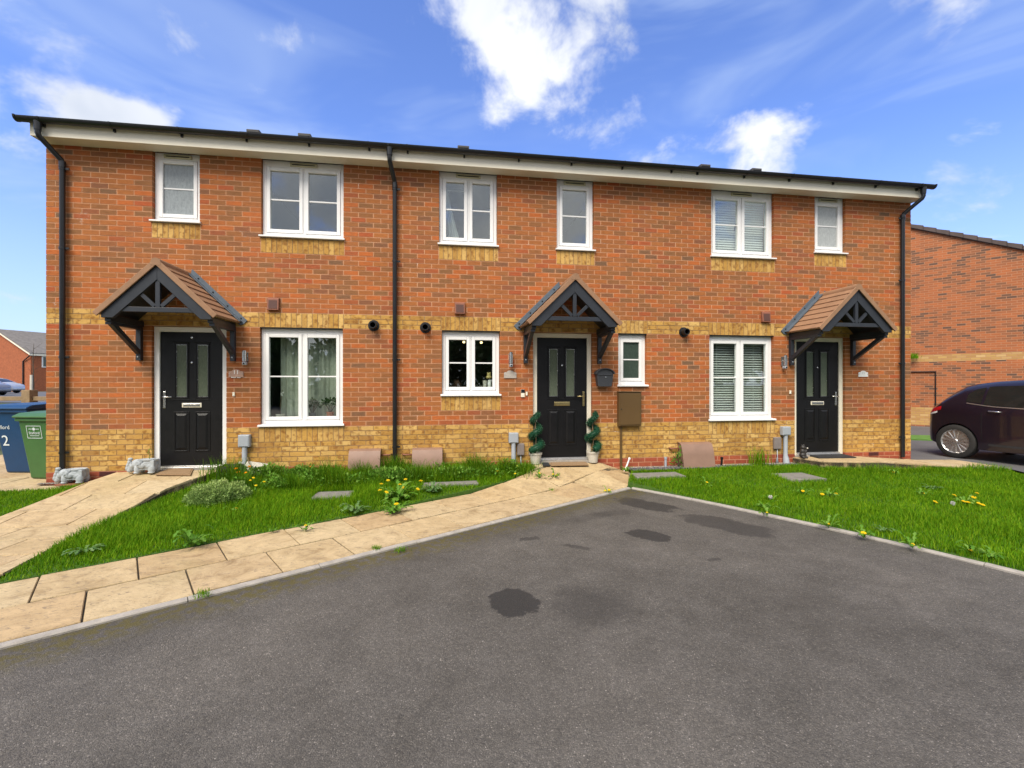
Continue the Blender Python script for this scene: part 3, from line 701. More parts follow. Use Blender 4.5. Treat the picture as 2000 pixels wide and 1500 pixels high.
def single_brick(x, z, w, h, t, parent, ox):
    key = (round(w, 3), round(h, 3), t)
    if key not in cache:
        me = bpy.data.meshes.new('brick'); w2, h2 = w / 2, h / 2
        V = [(-w2, 0, -h2), (w2, 0, -h2), (w2, 0, h2), (-w2, 0, h2), (-w2, BD, -h2), (w2, BD, -h2), (w2, BD, h2), (-w2, BD, h2)]
        me.from_pydata(V, [], [(0, 1, 2, 3), (0, 4, 5, 1), (1, 5, 6, 2), (2, 6, 7, 3), (3, 7, 4, 0)]); me.update()
        u = me.uv_layers.new(name='UVMap'); uv = ([(0, 0), (1, 0), (1, 1), (0, 1)] if w > h else [(0, 0), (0, 1), (1, 1), (1, 0)]) + [(.5, .5)] * 16
        u.data.foreach_set('uv', np.array(uv, 'f').ravel()); me.materials.append(BMAT[t]); cache[key] = me
    o = bpy.data.objects.new('brick', cache[key]); COL.objects.link(o); o.parent = parent
    o.location = (x - ox, random.uniform(-.0015, .0015), z)
HLAB = ['left end brick house with black door and number 11 plaque', 'middle brick house with spiral topiary either side of its black door', 'right end brick house with venetian blinds in its front windows']
HOUSE = []; WALL = []; M_MORTD = pm('dark_mortar', (.22, .135, .07), .95, var=.15)
for i in range(3):
    h = thing('terraced_house', HLAB[i], 'house', (HX[i], 0, 0), 0, 'brick terrace of three houses'); HOUSE.append(h)
    a, b = HX[i], HX[i + 1]
    ops = [(p - .004, q + .004, c - .004, d) for (p, q, c, d) in OPEN if p < b and q > a]
    xsb = sorted(set([a, b] + [v for o in ops for v in o[:2]])); zsb = sorted(set([-.2, ZTOP] + [min(v, ZTOP) for o in ops for v in o[2:]]))
    m = MB()
    ya, yb = .0035, .30
    for z0, z1 in zip(zsb, zsb[1:]):
        run = None
        for x0, x1 in zip(xsb, xsb[1:]):
            xm, zm = (x0 + x1) / 2, (z0 + z1) / 2
            hole = any(o[0] < xm < o[1] and o[2] < zm < o[3] for o in ops)
            if not hole: run = (run[0], x1) if run else (x0, x1)
            if (hole or x1 == xsb[-1]) and run: m.box(run[0] + (.003 if run[0] == 0 else 0), run[1] - (.003 if run[1] == 14.3 else 0), ya, yb, z0, z1); run = None
    wall = m.build('wall', M_MORTAR, h, fix=False); WALL.append(wall)
    mine = [q for q in bricks if a <= q[0] < b]
    for (sa_, sb_, k0) in SOLD:
        if a <= (sa_ + sb_) / 2 < b: MB().box(sa_ + .004, sb_ - .004, .0022, .05, zc(k0) + .003, zc(k0 + 3) - .004).build('soldier_bed', M_MORTD, wall)
    def seen(q): 
        Z = ((np.array([q[0], 0, q[1]]) - CAM) @ FW); v = (q[1] > .3)
        return v * q[2] * q[3] / Z ** 2
    mine.sort(key=seen, reverse=True)
    # spread the singled-out bricks among the largest ones
    for q in mine[:300]: single_brick(*q, wall, a)
    for t, nm in (('r', 'red_brickwork'), ('y', 'buff_brickwork'), ('p', 'plinth_brickwork')):
        rest = [q for q in mine[300:] if q[4] == t]
        if rest:
            me = brick_arrays(rest, a); me.materials.append(BMAT[t]); o = link(bpy.data.objects.new(nm, me), wall); o['kind'] = 'stuff'
# outer end walls and back of the terrace
M_ENDW = brickwall_tex('end_brickwork', (0, 0, Z0), (0, 1, 0), ((8 * 0 + 3 * CH, 11 * CH), (31 * CH, 34 * CH)))
MB().box(.004, .3, .301, 8.6, -.2, ZTOP).build('end_wall', M_ENDW, HOUSE[0]); MB().box(14.0, 14.296, .301, 8.6, -.2, ZTOP).build('end_wall', M_ENDW, HOUSE[2])
for i in range(3):
    a, b = HX[i], HX[i + 1]
    MB().box(a + .3, b - .3 * (i == 2), 8.3, 8.6, -.2, ZTOP).build('back_wall', M_ENDW, HOUSE[i])
    # rooms behind the glass
    m = MB(); m.box(a + .31, b - .31, 3.6, 3.7, .1, 2.5).box(a + .31, b - .31, 3.6, 3.7, 2.72, ZTOP); 
    m.box(a + .31, a + .36, .31, 3.6, .1, 2.5).box(b - .36, b - .31, .31, 3.6, .1, 2.5).box(a + .31, a + .36, .31, 3.6, 2.72, ZTOP).box(b - .36, b - .31, .31, 3.6, 2.72, ZTOP)
    for xm in ({0: [2.42, 2.5], 1: [6.78, 7.02, 8.3], 2: [11.66]}[i]): m.box(xm, xm + .07, .31, 3.6, .1, 2.49).box(xm, xm + .07, .31, 3.6, 2.73, ZTOP - .01)
    m.build('inner_wall', M_WALLIN, HOUSE[i])
    MB().box(a + .301, b - .301, .301, 3.7, .0, .1).build('floor', M_FLOORIN, HOUSE[i])
    MB().box(a + .301, b - .301, .301, 3.7, 2.5, 2.72).build('upper_floor', M_WALLIN, HOUSE[i])

# ------------------------------------------------------------------ windows
FR = .052
def window(w):
    H = HOUSE[w['h']]; x0, x1, z0, z1 = w['x0'] + .004, w['x1'] - .004, zc(w['k0']) + .045, min(zc(w['k1']), 4.985) - (.012 if w['k1'] == 31 else 0)
    up = w['k1'] == 65; ya, yb = .062, .13
    head = .10 if up else .075
    m = MB(); m.box(x0, x0 + FR, ya, yb, z0, z1).box(x1 - FR, x1, ya, yb, z0, z1).box(x0 + FR, x1 - FR, ya, yb, z0, z0 + FR).box(x0 + FR, x1 - FR, ya, yb, z1 - head, z1)
    xs_ = [(x0 + FR, x1 - FR)]
    if w['n'] == 2:
        xm = (x0 + x1) / 2; m.box(xm - .012, xm + .012, ya + .002, yb - .002, z0 + FR, z1 - head); xs_ = [(x0 + FR, xm - .012), (xm + .012, x1 - FR)]
    win = m.build('window', M_UPVC, H, bevel=.003)
    if up and w['k1'] == 65: pass
    SA = .052
    mt = {'clear': M_GLASS, 'frost': M_FROST, 'frostw': M_FROSTW, 'frostd': M_FROSTD}[w['kind']]
    for (a, b) in xs_:
        c, d = z0 + FR, z1 - head; a2, b2, c2, d2 = a + .003, b - .003, c + .003, d - .003
        s = MB(); y0, y1 = ya - .010, yb - .01
        s.box(a2, a2 + SA, y0, y1, c2, d2).box(b2 - SA, b2, y0, y1, c2, d2).box(a2 + SA, b2 - SA, y0, y1, c2, c2 + SA).box(a2 + SA, b2 - SA, y0, y1, d2 - SA, d2)
        s.build('sash', M_UPVC, win, bevel=.006)
        zm = (c2 + d2) / 2 + .01
        MB().box(a2 + SA + .001, b2 - SA - .001, y0 + .022, y0 + .050, zm - .010, zm + .010).build('glazing_bar', M_UPVC, win)
        MB().box(a2 + SA + .001, b2 - SA - .001, y0 + .030, y0 + .036, c2 + SA + .001, zm - .0105).build('pane', mt, win)
        MB().box(a2 + SA + .001, b2 - SA - .001, y0 + .030, y0 + .036, zm + .0105, d2 - SA - .001).build('pane', mt, win)
    # sill with a drip edge
    zs = zc(w['k0']); m = MB()
    m.prism([(-.040, zs + .010), (-.040, zs + .030), (-.030, zs + .034), (ya - .004, zs + .046), (ya - .004, zs + .006), (-.030, zs + .006)], 'x', w['x0'] + .003, w['x1'] - .003)
    m.prism([(-.0402, zs + .010), (-.0402, zs + .030), (-.030, zs + .0342), (-.004, zs + .039), (-.004, zs + .006), (-.030, zs + .0058)], 'x', w['x0'] - .022, w['x0'] + .0028)
    m.prism([(-.0402, zs + .010), (-.0402, zs + .030), (-.030, zs + .0342), (-.004, zs + .039), (-.004, zs + .006), (-.030, zs + .0058)], 'x', w['x1'] - .0028, w['x1'] + .022)
    m.build('sill', M_UPVC, win)
    xm = (x0 + x1) / 2; tw = min(.19, (x1 - x0) * .36) if w['n'] == 1 else .20
    if up:
        v = MB(); v.box(xm - tw, xm + tw, ya - .026, ya - .001, z1 - .078, z1 - .018); vo = v.build('trickle_vent', M_CREAM, win, bevel=.008)
        MB().box(xm - tw + .03, xm + tw - .03, ya - .0285, ya - .020, z1 - .060, z1 - .046).build('slot', M_DARK, win)
    else: MB().box(xm - tw, xm + tw, ya - .012, ya - .001, z1 - .044, z1 - .022).build('trickle_vent', M_UPVC, win, bevel=.004)
    if not up: MB().box(w['x0'] - .03 if False else w['x0'] + .002, w['x1'] - .002, .002, .06, z1 + .001, z1 + .0105).build('lintel', M_BLK, win)
    if w['h'] == 2 and w['n'] == 2:
        hx = xs_[0][1] - .085
        MB().tube([(hx + .03, .10, (z0 + z1) / 2 + .02), (hx + .01, .105, (z0 + z1) / 2 - .03), (hx, .105, (z0 + z1) / 2 - .10)], .010, 8).build('handle', M_UPVC if not up else M_BLK, win, smooth=True)
    return win
for w in WIN: w['o'] = window(w)

# ------------------------------------------------------------------ doors
def ring(m, x0, x1, z0, z1, t, y0, y1):
    m.box(x0, x0 + t, y0, y1, z0, z1).box(x1 - t, x1, y0, y1, z0, z1).box(x0 + t, x1 - t, y0, y1, z0, z0 + t).box(x0 + t, x1 - t, y0, y1, z1 - t, z1)
def door(d):
    H = HOUSE[d['h']]; x0, x1, zb, zt = d['x0'] + .004, d['x1'] - .004, d['zb'], zc(31) - .010
    fw = .072; ya, yb = .050, .125
    lx0, lx1, lz0, lz1 = x0 + fw + .003, x1 - fw - .003, zb + .048, zt - fw - .003; yf = ya + .022; xm = (lx0 + lx1) / 2
    gw = .145; gz0, gz1 = lz0 + 1.02, lz1 - .185; gx = [(xm - .072 - gw, xm - .072), (xm + .072, xm + .072 + gw)]
    m = MB()
    for a, b in [(lx0, gx[0][0]), (gx[0][1], gx[1][0]), (gx[1][1], lx1)]: m.box(a, b, yf, yf + .044, gz0, gz1)
    m.box(lx0, lx1, yf, yf + .044, lz0, gz0 - .0001).box(lx0, lx1, yf, yf + .044, gz1 + .0001, lz1)
    dr = m.build('door', M_DOOR, H)
    m = MB(); m.box(x0, x0 + fw, ya, yb, zb, zt).box(x1 - fw, x1, ya, yb, zb, zt).box(x0 + fw, x1 - fw, ya, yb, zt - fw, zt); m.build('door_frame', M_UPVC2 if d['h'] else M_UPVC, dr, bevel=.004)
    m = MB(); m.box(x0 + fw + .001, x1 - fw - .001, ya - .028, yb, zb + .002, zb + .022).box(x0 + fw + .001, x1 - fw - .001, ya - .012, ya + .02, zb + .0225, zb + .044); m.build('threshold', M_ALU, dr, bevel=.003)
    MB().box(x0, x1, -.01, ya + .01, zb - .09, zb).build('step', M_CONC, dr)
    for a, b in gx:
        m = MB(); ring(m, a - .028, b + .028, gz0 - .028, gz1 + .028, .026, yf - .012, yf - .001); m.box(a - .04, b + .04, yf - .014, yf - .001, gz1 + .029, gz1 + .043); m.build('glazing_bead', M_DOOR, dr, bevel=.004)
        MB().box(a + .001, b - .001, yf + .014, yf + .020, gz0 + .001, gz1 - .001).build('pane', M_FROSTG, dr)
        m = MB(); ring(m, a, b, gz0, gz1, .006, yf + .004, yf + .012); m.build('lead_trim', M_CHROME, dr)
        # moulded lower panel
        pa, pb, pz0, pz1 = a - .035, b + .035, lz0 + .20, lz0 + .80
        m = MB(); ring(m, pa, pb, pz0, pz1, .022, yf - .008, yf - .0005); m.build('moulding', M_DOOR, dr, bevel=.005)
        m = MB(); m.add([(pa + .03, yf - .001, pz0 + .03), (pb - .03, yf - .001, pz0 + .03), (pb - .03, yf - .001, pz1 - .03), (pa + .03, yf - .001, pz1 - .03), (pa + .06, yf - .014, pz0 + .06), (pb - .06, yf - .014, pz0 + .06), (pb - .06, yf - .014, pz1 - .06), (pa + .06, yf - .014, pz1 - .06)], [(0, 1, 5, 4), (1, 2, 6, 5), (2, 3, 7, 6), (3, 0, 4, 7), (4, 5, 6, 7)]); m.build('panel', M_DOOR, dr)
    MB().box(gx[0][0] - .05, gx[1][1] + .05, yf - .006, yf - .0005, gz0 - .052, gz0 - .034).build('mid_bead', M_DOOR, dr, bevel=.002)
    brass = d['h'] == 1; mt = M_BRASS if brass else M_CHROME
    zl = gz0 - .125
    m = MB(); m.box(xm - .135, xm + .135, yf - .012, yf - .0005, zl - .034, zl + .034); lp = m.build('letter_plate', mt if brass else M_UPVC2, dr, bevel=.006)
    m = MB(); m.box(xm - .115, xm + .115, yf - .019, yf - .0121, zl - .020, zl + .022); m.build('letter_flap', M_CHROME if not brass else M_BRASS, dr, bevel=.004)
    hx = (lx1 - .055) if d['hand'] > 0 else (lx0 + .055); hz = lz0 + 1.02
    m = MB(); m.box(hx - .018, hx + .018, yf - .012, yf - .0005, hz - .17, hz + .08); m.build('handle_plate', mt, dr, bevel=.008)
    m = MB(); m.tube([(hx, yf - .01, hz), (hx, yf - .055, hz), (hx - d['hand'] * .03, yf - .06, hz), (hx - d['hand'] * .125, yf - .058, hz)], .0105, 8); m.build('handle', mt, dr, smooth=True)
    m = MB(); m.lathe([(.0, yf - .012), (.014, yf - .010), (.016, yf - .001)], 14, (xm, 0, (gz0 + gz1) / 2 + .12), 'y'); m.build('spyhole', M_CHROME, dr)
    if d['h'] == 0: MB().lathe([(.0, yf - .012), (.016, yf - .010), (.018, yf - .001)], 14, (xm, 0, gz1 + .105), 'y').build('door_stud', M_CHROME, dr)
    d['o'] = dr
for d in DOOR: door(d)
# ------------------------------------------------------------------ eaves: soffit, fascia, gutter, roof
OV = .25; GR = .058
ENDS = [(-.10, HX[1]), (HX[1], HX[2]), (HX[2], 14.40)]
PITCH = math.tan(R(23.5))
for i in range(3):
    H = HOUSE[i]; a, b = ENDS[i]; g = .0015
    MB().box(a + .1 * (i == 0) - .0 + g, b - .1 * (i == 2) - g, -OV + .018, .004, 4.972, 4.984).build('soffit', M_SOFF, H)
    MB().box(a + .1 * (i == 0) - .001 + g, b - .1 * (i == 2) - g, -OV, -OV + .016, 4.962, 5.135).build('fascia', M_UPVC2, H)
    if i != 1:
        xe = 0. if i == 0 else 14.3; m = MB()
        m.box(xe - .006 if i == 0 else xe + .001, xe - .001 if i == 0 else xe + .006, -OV + .002, .25, 4.965, 5.18); m.build('box_end', M_UPVC2, H)
    # gutter
    ga, gb = (a - .0, b + .0); yc, zg = -OV - GR - .012, 5.165
    m = MB(); N = 12
    prof = [(yc - GR * math.cos(math.pi * k / N), zg - GR * math.sin(math.pi * k / N) * 1.05) for k in range(N + 1)] + [(yc + (GR - .005) * math.cos(math.pi * k / N), zg + .0 - (GR - .005) * math.sin(math.pi * k / N) * 1.05) for k in range(N + 1)]
    m.prism(prof, 'x', ga + g, gb - g); gut = m.build('gutter', M_BLK, H, smooth='auto')
    m = MB()
    if i == 0: m.prism([(yc - GR - .008, zg + .006)] + [(yc - (GR + .006) * math.cos(math.pi * k / N), zg - (GR + .006) * math.sin(math.pi * k / N)) for k in range(N + 1)] + [(yc + GR + .004, zg + .02)], 'x', ga - .012, ga + .014)
    if i == 2: m.prism([(yc - GR - .008, zg + .006)] + [(yc - (GR + .006) * math.cos(math.pi * k / N), zg - (GR + .006) * math.sin(math.pi * k / N)) for k in range(N + 1)] + [(yc + GR + .004, zg + .02)], 'x', gb - .014, gb + .012)
    if m.v: m.build('stop_end', M_BLK, gut)
    k = 0; x = ga + .28
    while x < gb - .1:
        m = MB(); wd_ = .05 if k % 4 == 3 else .012
        m.prism([(yc - (GR + .006) * math.cos(math.pi * q / N), zg - (GR + .006) * math.sin(math.pi * q / N) * 1.04) for q in range(N + 1)] + [(yc + (GR + .001) * math.cos(math.pi * q / N), zg - (GR + .0008) * math.sin(math.pi * q / N) * 1.045) for q in range(N + 1)], 'x', x - wd_, x + wd_)
        m.box(x - .012, x + .012, -OV - .030, -OV - .001, zg - .085, zg - .03); m.build('gutter_bracket', M_BLK, gut); x += .86; k += 1
    # roof slopes with a stepped tile course at the eaves
    e0, z0 = -OV - .035, 5.168
    m = MB(); nrow = 14; L = 4.55
    for r in range(nrow):
        ya, yb = e0 + L * r / nrow, e0 + L * (r + 1) / nrow + .03
        za, zb = z0 + (ya - e0) * PITCH + .016, z0 + (yb - e0) * PITCH
        n = int((b - a) / .33) + 1; wx = (b - a) / n
        for c in range(n):
            xa = a + c * wx + .002; xb = xa + wx - .004; dzz = random.uniform(0, .006)
            prof = [(0, 0), (.10, .0), (.14, .02), (.24, .024), (.28, .004), (1, 0)]
            xs_ = [xa + (xb - xa) * t for t in (0, .12, .2, .38, .46, .62, .70, .88, .96, 1)]; hs = [.018, .018, 0, 0, .018, .018, 0, 0, .016, .018]
            vs = [(x_, ya, za + h_ + dzz) for x_, h_ in zip(xs_, hs)] + [(x_, yb, zb + h_ - .002) for x_, h_ in zip(xs_, hs)] + [(x_, ya, za - .016 + dzz) for x_ in xs_]
            n_ = len(xs_)
            m.add(vs, [(k, k + 1, n_ + k + 1, n_ + k) for k in range(n_ - 1)] + [(2 * n_ + k, 2 * n_ + k + 1, k + 1, k) for k in range(n_ - 1)])
    roof = m.build('roof', M_ROOF, H, fix=False)
    yr = e0 + L; zr = z0 + L * PITCH
    MB().add([(a, yr, zr), (b, yr, zr), (b, yr + L, z0), (a, yr + L, z0), (a, e0, z0 - .01), (b, e0, z0 - .01)], [(0, 1, 2, 3), (4, 5, 1, 0)]).build('back_slope', M_ROOF, roof, fix=False)
    MB().tube([(a, yr, zr - .02), (b, yr, zr - .02)], .11, 12).build('ridge_tile', M_ROOF, roof, smooth='auto')
    if i != 1:
        xe = a + .06 if i == 0 else b - .06
        MB().add([(xe, e0 + .02, z0 - .02), (xe, yr, zr - .02), (xe, yr + L, z0 - .02)], [(0, 1, 2)]).build('gable_infill', M_ENDW, H, fix=False)
for px in (495, 595, 905, 1377, 1477):     # low box vents standing on the tiles
    y = .62; p = P(px, 262, y); x = p[0]; i = 0 if x < HX[1] else 1 if x < HX[2] else 2
    zb = 5.168 + (y + OV + .035) * PITCH
    m = MB(); m.prism([(y - .02, zb - .02), (y - .03, zb + .155), (y + .25, zb + .17), (y + .32, zb + .10)], 'x', x - .10, x + .10); v = m.build('roof_vent', M_ROOF, HOUSE[i], bevel=.008)
    for k in range(4): MB().box(x - .085, x + .085, y - .034, y - .024, zb + .02 + k * .03, zb + .035 + k * .03).build('louvre', M_BLK, v)

# ------------------------------------------------------------------ downpipes
def downpipe(i, x, dx, zb, cl):
    H = HOUSE[i]; r = .034; yc, zg = -OV - GR - .012, 5.165; yw = -.055; m = MB()
    xo = x + dx
    m.tube([(xo, yc, zg - .05), (xo, yc, zg - .20), (xo - dx * .06, yc + .012, zg - .235), (x + dx * .06, yw - .012, zg - .435), (x, yw, zg - .47), (x, yw, zb)], r, 14)
    dp = m.build('downpipe', M_BLK, H, smooth='auto')
    MB().tube([(xo, yc, zg - .045), (xo, yc, zg - .16)], [r + .014, r + .006], 14).build('outlet', M_BLK, dp, smooth='auto')
    MB().tube([(x, yw, zg - .45), (x, yw, zg - .55)], r + .006, 14).build('socket', M_BLK, dp, smooth='auto')
    for z in cl:
        m = MB(); m.tube([(x, yw, z - .016), (x, yw, z + .016)], r + .006, 14); m.box(x - .012, x + .012, yw + r, -.001, z - .014, z + .014)
        sx = -1 if i == 2 else 1
        m.box(x + sx * .036 if sx > 0 else x - .085, x + .085 if sx > 0 else x - .036, yw - .006, yw + .006, z - .013, z + .013); m.build('pipe_clip', M_BLK, dp)
downpipe(0, .245, -.10, .16, [P(128, 333)[2], P(128, 487)[2], P(128, 698)[2], P(128, 883)[2]])
downpipe(1, 4.833, -.05, .10, [P(771, 372)[2], P(771, 512)[2], P(771, 703)[2], P(771, 872)[2]])
downpipe(2, 14.06, .13, .20, [P(1757, 429)[2], P(1757, 549)[2], P(1757, 710)[2], P(1757, 853)[2]])

# ------------------------------------------------------------------ door canopies
def canopy(i, xc):
    H = HOUSE[i]; D = .76; HW = .715; ZE, ZA = 2.472, 3.175; sl = (ZA - ZE) / HW; ang = math.atan2(ZA - ZE, HW); L = math.hypot(HW, ZA - ZE)
    cs, sn = math.cos(ang), math.sin(ang)
    # truss in the front gable
    m = MB(); yf, yb = -D + .02, -D + .075; bt = .135
    for s in (-1, 1):
        q = [(xc + s * (HW - .085), ZE - .035), (xc + s * (HW - .045), ZE + .012), (xc, ZA - .052), (xc, ZA - .052 - bt / cs), (xc + s * (HW - .085 - .0), ZE - .035)]
        q = [(xc + s * (HW - .055), ZE - .045), (xc + s * (HW - .055), ZE + .020), (xc, ZA - .045), (xc, ZA - .045 - bt / cs), (xc + s * (HW - .19), ZE - .045)]
        m.prism(q, 'y', yf, yb)
    tr = m.build('canopy', M_ANTH, H, bevel=.004)
    zt = 2.545
    MB().box(xc - .50, xc + .50, yf + .014, yb - .006, zt - .032, zt + .032).build('tie_beam', M_ANTH, tr, bevel=.003)
    MB().box(xc - .028, xc + .028, yf + .012, yb - .004, zt + .033, ZA - .18).build('king_post', M_ANTH, tr, bevel=.003)
    for s in (-1, 1):
        a = Vector((xc + s * .04, 0, zt + .045)); b = Vector((xc + s * .235, 0, zt + .235)); d = (b - a).normalized(); n = Vector((-d.z, 0, d.x)) * .024
        MB().prism([((a + n).x, (a + n).z), ((b + n).x, (b + n).z), ((b - n).x, (b - n).z), ((a - n).x, (a - n).z)], 'y', yf + .016, yb - .008).build('strut', M_ANTH, tr, bevel=.002)
        # soffit lining under the slope
        ox = xc
        def pt(t, off): return (xc + s * (HW - t * cs * 1.0) + s * off * sn, ZE + t * sn + off * cs)
        m = MB(); m.prism([pt(.03, -.012), pt(L, -.012), pt(L, -.024), pt(.03, -.024)], 'y', yb + .001, -.002); m.build('lining', M_ANTH, tr)
        # side rail carrying the eaves
        MB().box(min(xc + s * (HW - .06), xc + s * (HW - .13)), max(xc + s * (HW - .06), xc + s * (HW - .13)), yb + .002, -.001, ZE - .085, ZE + .0).build('eaves_rail', M_ANTH, tr, bevel=.004)
        # tile courses, each lapping the one below
        N = 7; Lc = (L - .02) / N
        for k in range(N):
            t0, t1 = k * Lc - (.012 if k else .0), (k + 1) * Lc + .01
            a_, b_, c_, d_ = pt(t0, .030), pt(t1, .012), pt(t1, -.010), pt(t0, -.006)
            m = MB(); m.prism([a_, b_, c_, d_], 'y', -D + .012, -.02); m.build('tile_course', M_TILE, tr, bevel=.006)
        # verge trim on the front rake
        m = MB(); m.prism([pt(-.008, .036), pt(L + .0, .036), pt(L, -.034), pt(-.008, -.034)], 'y', -D - .012, -D + .0105); m.build('verge_trim', M_TILE, tr, bevel=.006)
        # lead upstand on the wall
        m = MB(); m.prism([pt(-.045, .105), pt(L + .02, .105), pt(L - .05, .0), pt(-.02, -.02), pt(-.05, .03)], 'y', -.016, -.003); fl = m.build('flashing', M_LEAD, tr, bevel=.003)
        m = MB(); m.prism([pt(-.01, .034), pt(L - .03, .034), pt(L - .03, .046), pt(-.01, .046)], 'y', -.10, -.0165); m.build('flashing_apron', M_LEAD, tr)
        for t in (.04, .30, .58, .86):
            q = pt(t * L, .068); MB().lathe([(0, -.026), (.010, -.024), (.012, -.016)], 10, (q[0], 0, q[1]), 'y').build('bolt', M_BLK, tr)
        # gallows bracket
        bx = xc + s * .630; m = MB(); w2 = .032
        m.box(bx - w2, bx + w2, -.062, -.001, 1.90, ZE - .086)
        p0, p1 = Vector((0, -.058, 2.02)), Vector((0, -.60, ZE - .10)); d = (p1 - p0).normalized(); n = Vector((0, -d.z, d.y)) * .032
        m.prism([((p0 + n).y, (p0 + n).z), ((p1 + n).y, (p1 + n).z), ((p1 - n).y, (p1 - n).z), ((p0 - n).y, (p0 - n).z)], 'x', bx - w2 + .004, bx + w2 - .004)
        m.box(bx - w2 - .003, bx + w2 + .003, -.66, -.063, ZE - .125, ZE - .0865)
        br = m.build('bracket', M_ANTH, tr, bevel=.004)
        MB().lathe([(0, -.076), (.010, -.074), (.012, -.062)], 10, (bx, 0, 1.955), 'y').build('bracket_bolt', M_GREYP, tr)
    # half round ridge
    m = MB(); N = 10
    m.prism([(xc - .062, ZA - .05), *[(xc - .062 * math.cos(math.pi * k / N), ZA - .015 + .062 * math.sin(math.pi * k / N)) for k in range(N + 1)], (xc + .062, ZA - .05)], 'y', -D - .014, -.018); m.build('ridge', M_TILE, tr, smooth='auto')
    return tr
for i, xc in enumerate((1.845, 7.548, 12.398)): canopy(i, xc)

# ------------------------------------------------------------------ flues, air vents, air bricks
def flue(i, px, py):
    p = P(px, py); x, z = p[0], p[2]
    m = MB(); m.lathe([(.050, -.001), (.088, -.003), (.086, -.012), (.060, -.014), (.058, -.115), (.054, -.12), (.040, -.12), (.038, -.02)], 24, (x, 0, z), 'y'); o = m.build('flue', M_BLK, HOUSE[i], smooth='auto')
    MB().lathe([(.0, -.06), (.037, -.06)], 20, (x, 0, z), 'y').build('flue_throat', M_DARK, o)
flue(0, 730, 636); flue(1, 831, 640); flue(2, 1335, 649)
def airvent(i, px, py):
    p = P(px, py); x, z = p[0], p[2]
    m = MB(); w, hh = .082, .088
    m.prism([(-.055, z - hh), (-.040, z + hh), (-.002, z + hh + .02), (-.002, z - hh)], 'x', x - w, x + w); o = m.build('air_vent', M_TERR, HOUSE[i], bevel=.006)
    MB().add([(x - w + .02, -.055, z - hh + .015), (x + w - .02, -.055, z - hh + .015), (x + w - .02, -.045, z + hh - .03), (x - w + .02, -.045, z + hh - .03)], [(0, 1, 2, 3)])
    m = MB(); m.prism([(-.0575, z - hh + .022), (-.0455, z + hh - .028), (-.040, z + hh - .028), (-.052, z - hh + .022)], 'x', x - w + .022, x + w - .022); m.build('vent_cowl', pm('vent_dark', (.085, .035, .028), .7), o)
airvent(0, 535, 595); airvent(1, 898, 603); airvent(2, 1494, 620)
def airbrick(i, px, py):
    p = P(px, py); x, z = p[0], zc(2.5)
    m = MB(); m.box(x - .108, x + .108, -.006, .02, z - .033, z + .033); o = m.build('air_brick', pm('air_brick_red', (.20, .035, .03), .6), HOUSE[i])
    for k in range(4): MB().box(x - .098, x + .098, -.0085, -.005, z - .026 + k * .015, z - .019 + k * .015).build('air_slot', M_DARK, o)
airbrick(0, 210, 925); airbrick(2, 1706, 887)

# ------------------------------------------------------------------ neighbouring gable at the right
GO = W(1780, 15.9); GD = np.array([math.cos(R(-53.5)), math.sin(R(-53.5)), 0]); GN = np.array([-GD[1], GD[0], 0])   # GN points away from the camera
gz = lambda s: 6.98 - .50 * s
def gp(s, t, z): q = GO + GD * s + GN * t; return (q[0], q[1], z)
nb = thing('neighbour_house', 'brick gable end of the house behind the dark car', 'house', tuple(GO))
M_NB = brickwall_tex('neighbour_brick', (float(GO[0]), float(GO[1]), .756 - 11 * .0757), (float(GD[0]), float(GD[1]), 0), ((3 * .0757, 11 * .0757), (31.7 * .0757, 34.7 * .0757)))
sr, se = -3.6, 5.0
m = MB(); a, b, c = (2 * sr - se), sr, se
pr = [(a, -.1), (c, -.1), (c, gz(c)), (b, gz(b)), (a, gz(c))]
vs = [gp(s, 0, z) for s, z in pr] + [gp(s, .3, z) for s, z in pr]
m.add(vs, [(0, 1, 2, 3, 4), (9, 8, 7, 6, 5)] + [(k, k + 5, (k + 1) % 5 + 5, (k + 1) % 5) for k in range(5)]); m.build('wall', M_NB, nb)
m = MB(); m.add([gp(c, .3, -.1), gp(c, 9, -.1), gp(c, 9, gz(c)), gp(c, .3, gz(c)), gp(a, .3, -.1), gp(a, 9, -.1), gp(a, 9, gz(c)), gp(a, .3, gz(c))], [(0, 1, 2, 3), (4, 7, 6, 5)]); m.build('side_wall', M_NB, nb, fix=False)
M_RT2 = pm('grey_brown_tile', (.085, .062, .055), .8, var=.2, scale=3)
rf = MB(); rf.add([gp(b, -.06, gz(b) + .13), gp(c + .3, -.06, gz(c + .3) + .13), gp(c + .3, 9.2, gz(c + .3) + .13), gp(b, 9.2, gz(b) + .13), gp(b, -.06, gz(b)), gp(c + .3, -.06, gz(c + .3)), gp(c + .3, 9.2, gz(c + .3)), gp(b, 9.2, gz(b))], [(0, 1, 2, 3), (4, 7, 6, 5), (0, 4, 5, 1), (1, 5, 6, 2), (3, 2, 6, 7), (0, 3, 7, 4)]); rfo = rf.build('roof', M_RT2, nb)
m = MB(); m.add([gp(b, -.06, gz(b) + .13), gp(a - .3, -.06, gz(c + .3) + .13), gp(a - .3, 9.2, gz(c + .3) + .13), gp(b, 9.2, gz(b) + .13)], [(0, 1, 2, 3)]); m.build('back_slope', M_RT2, rfo, fix=False)
s = b
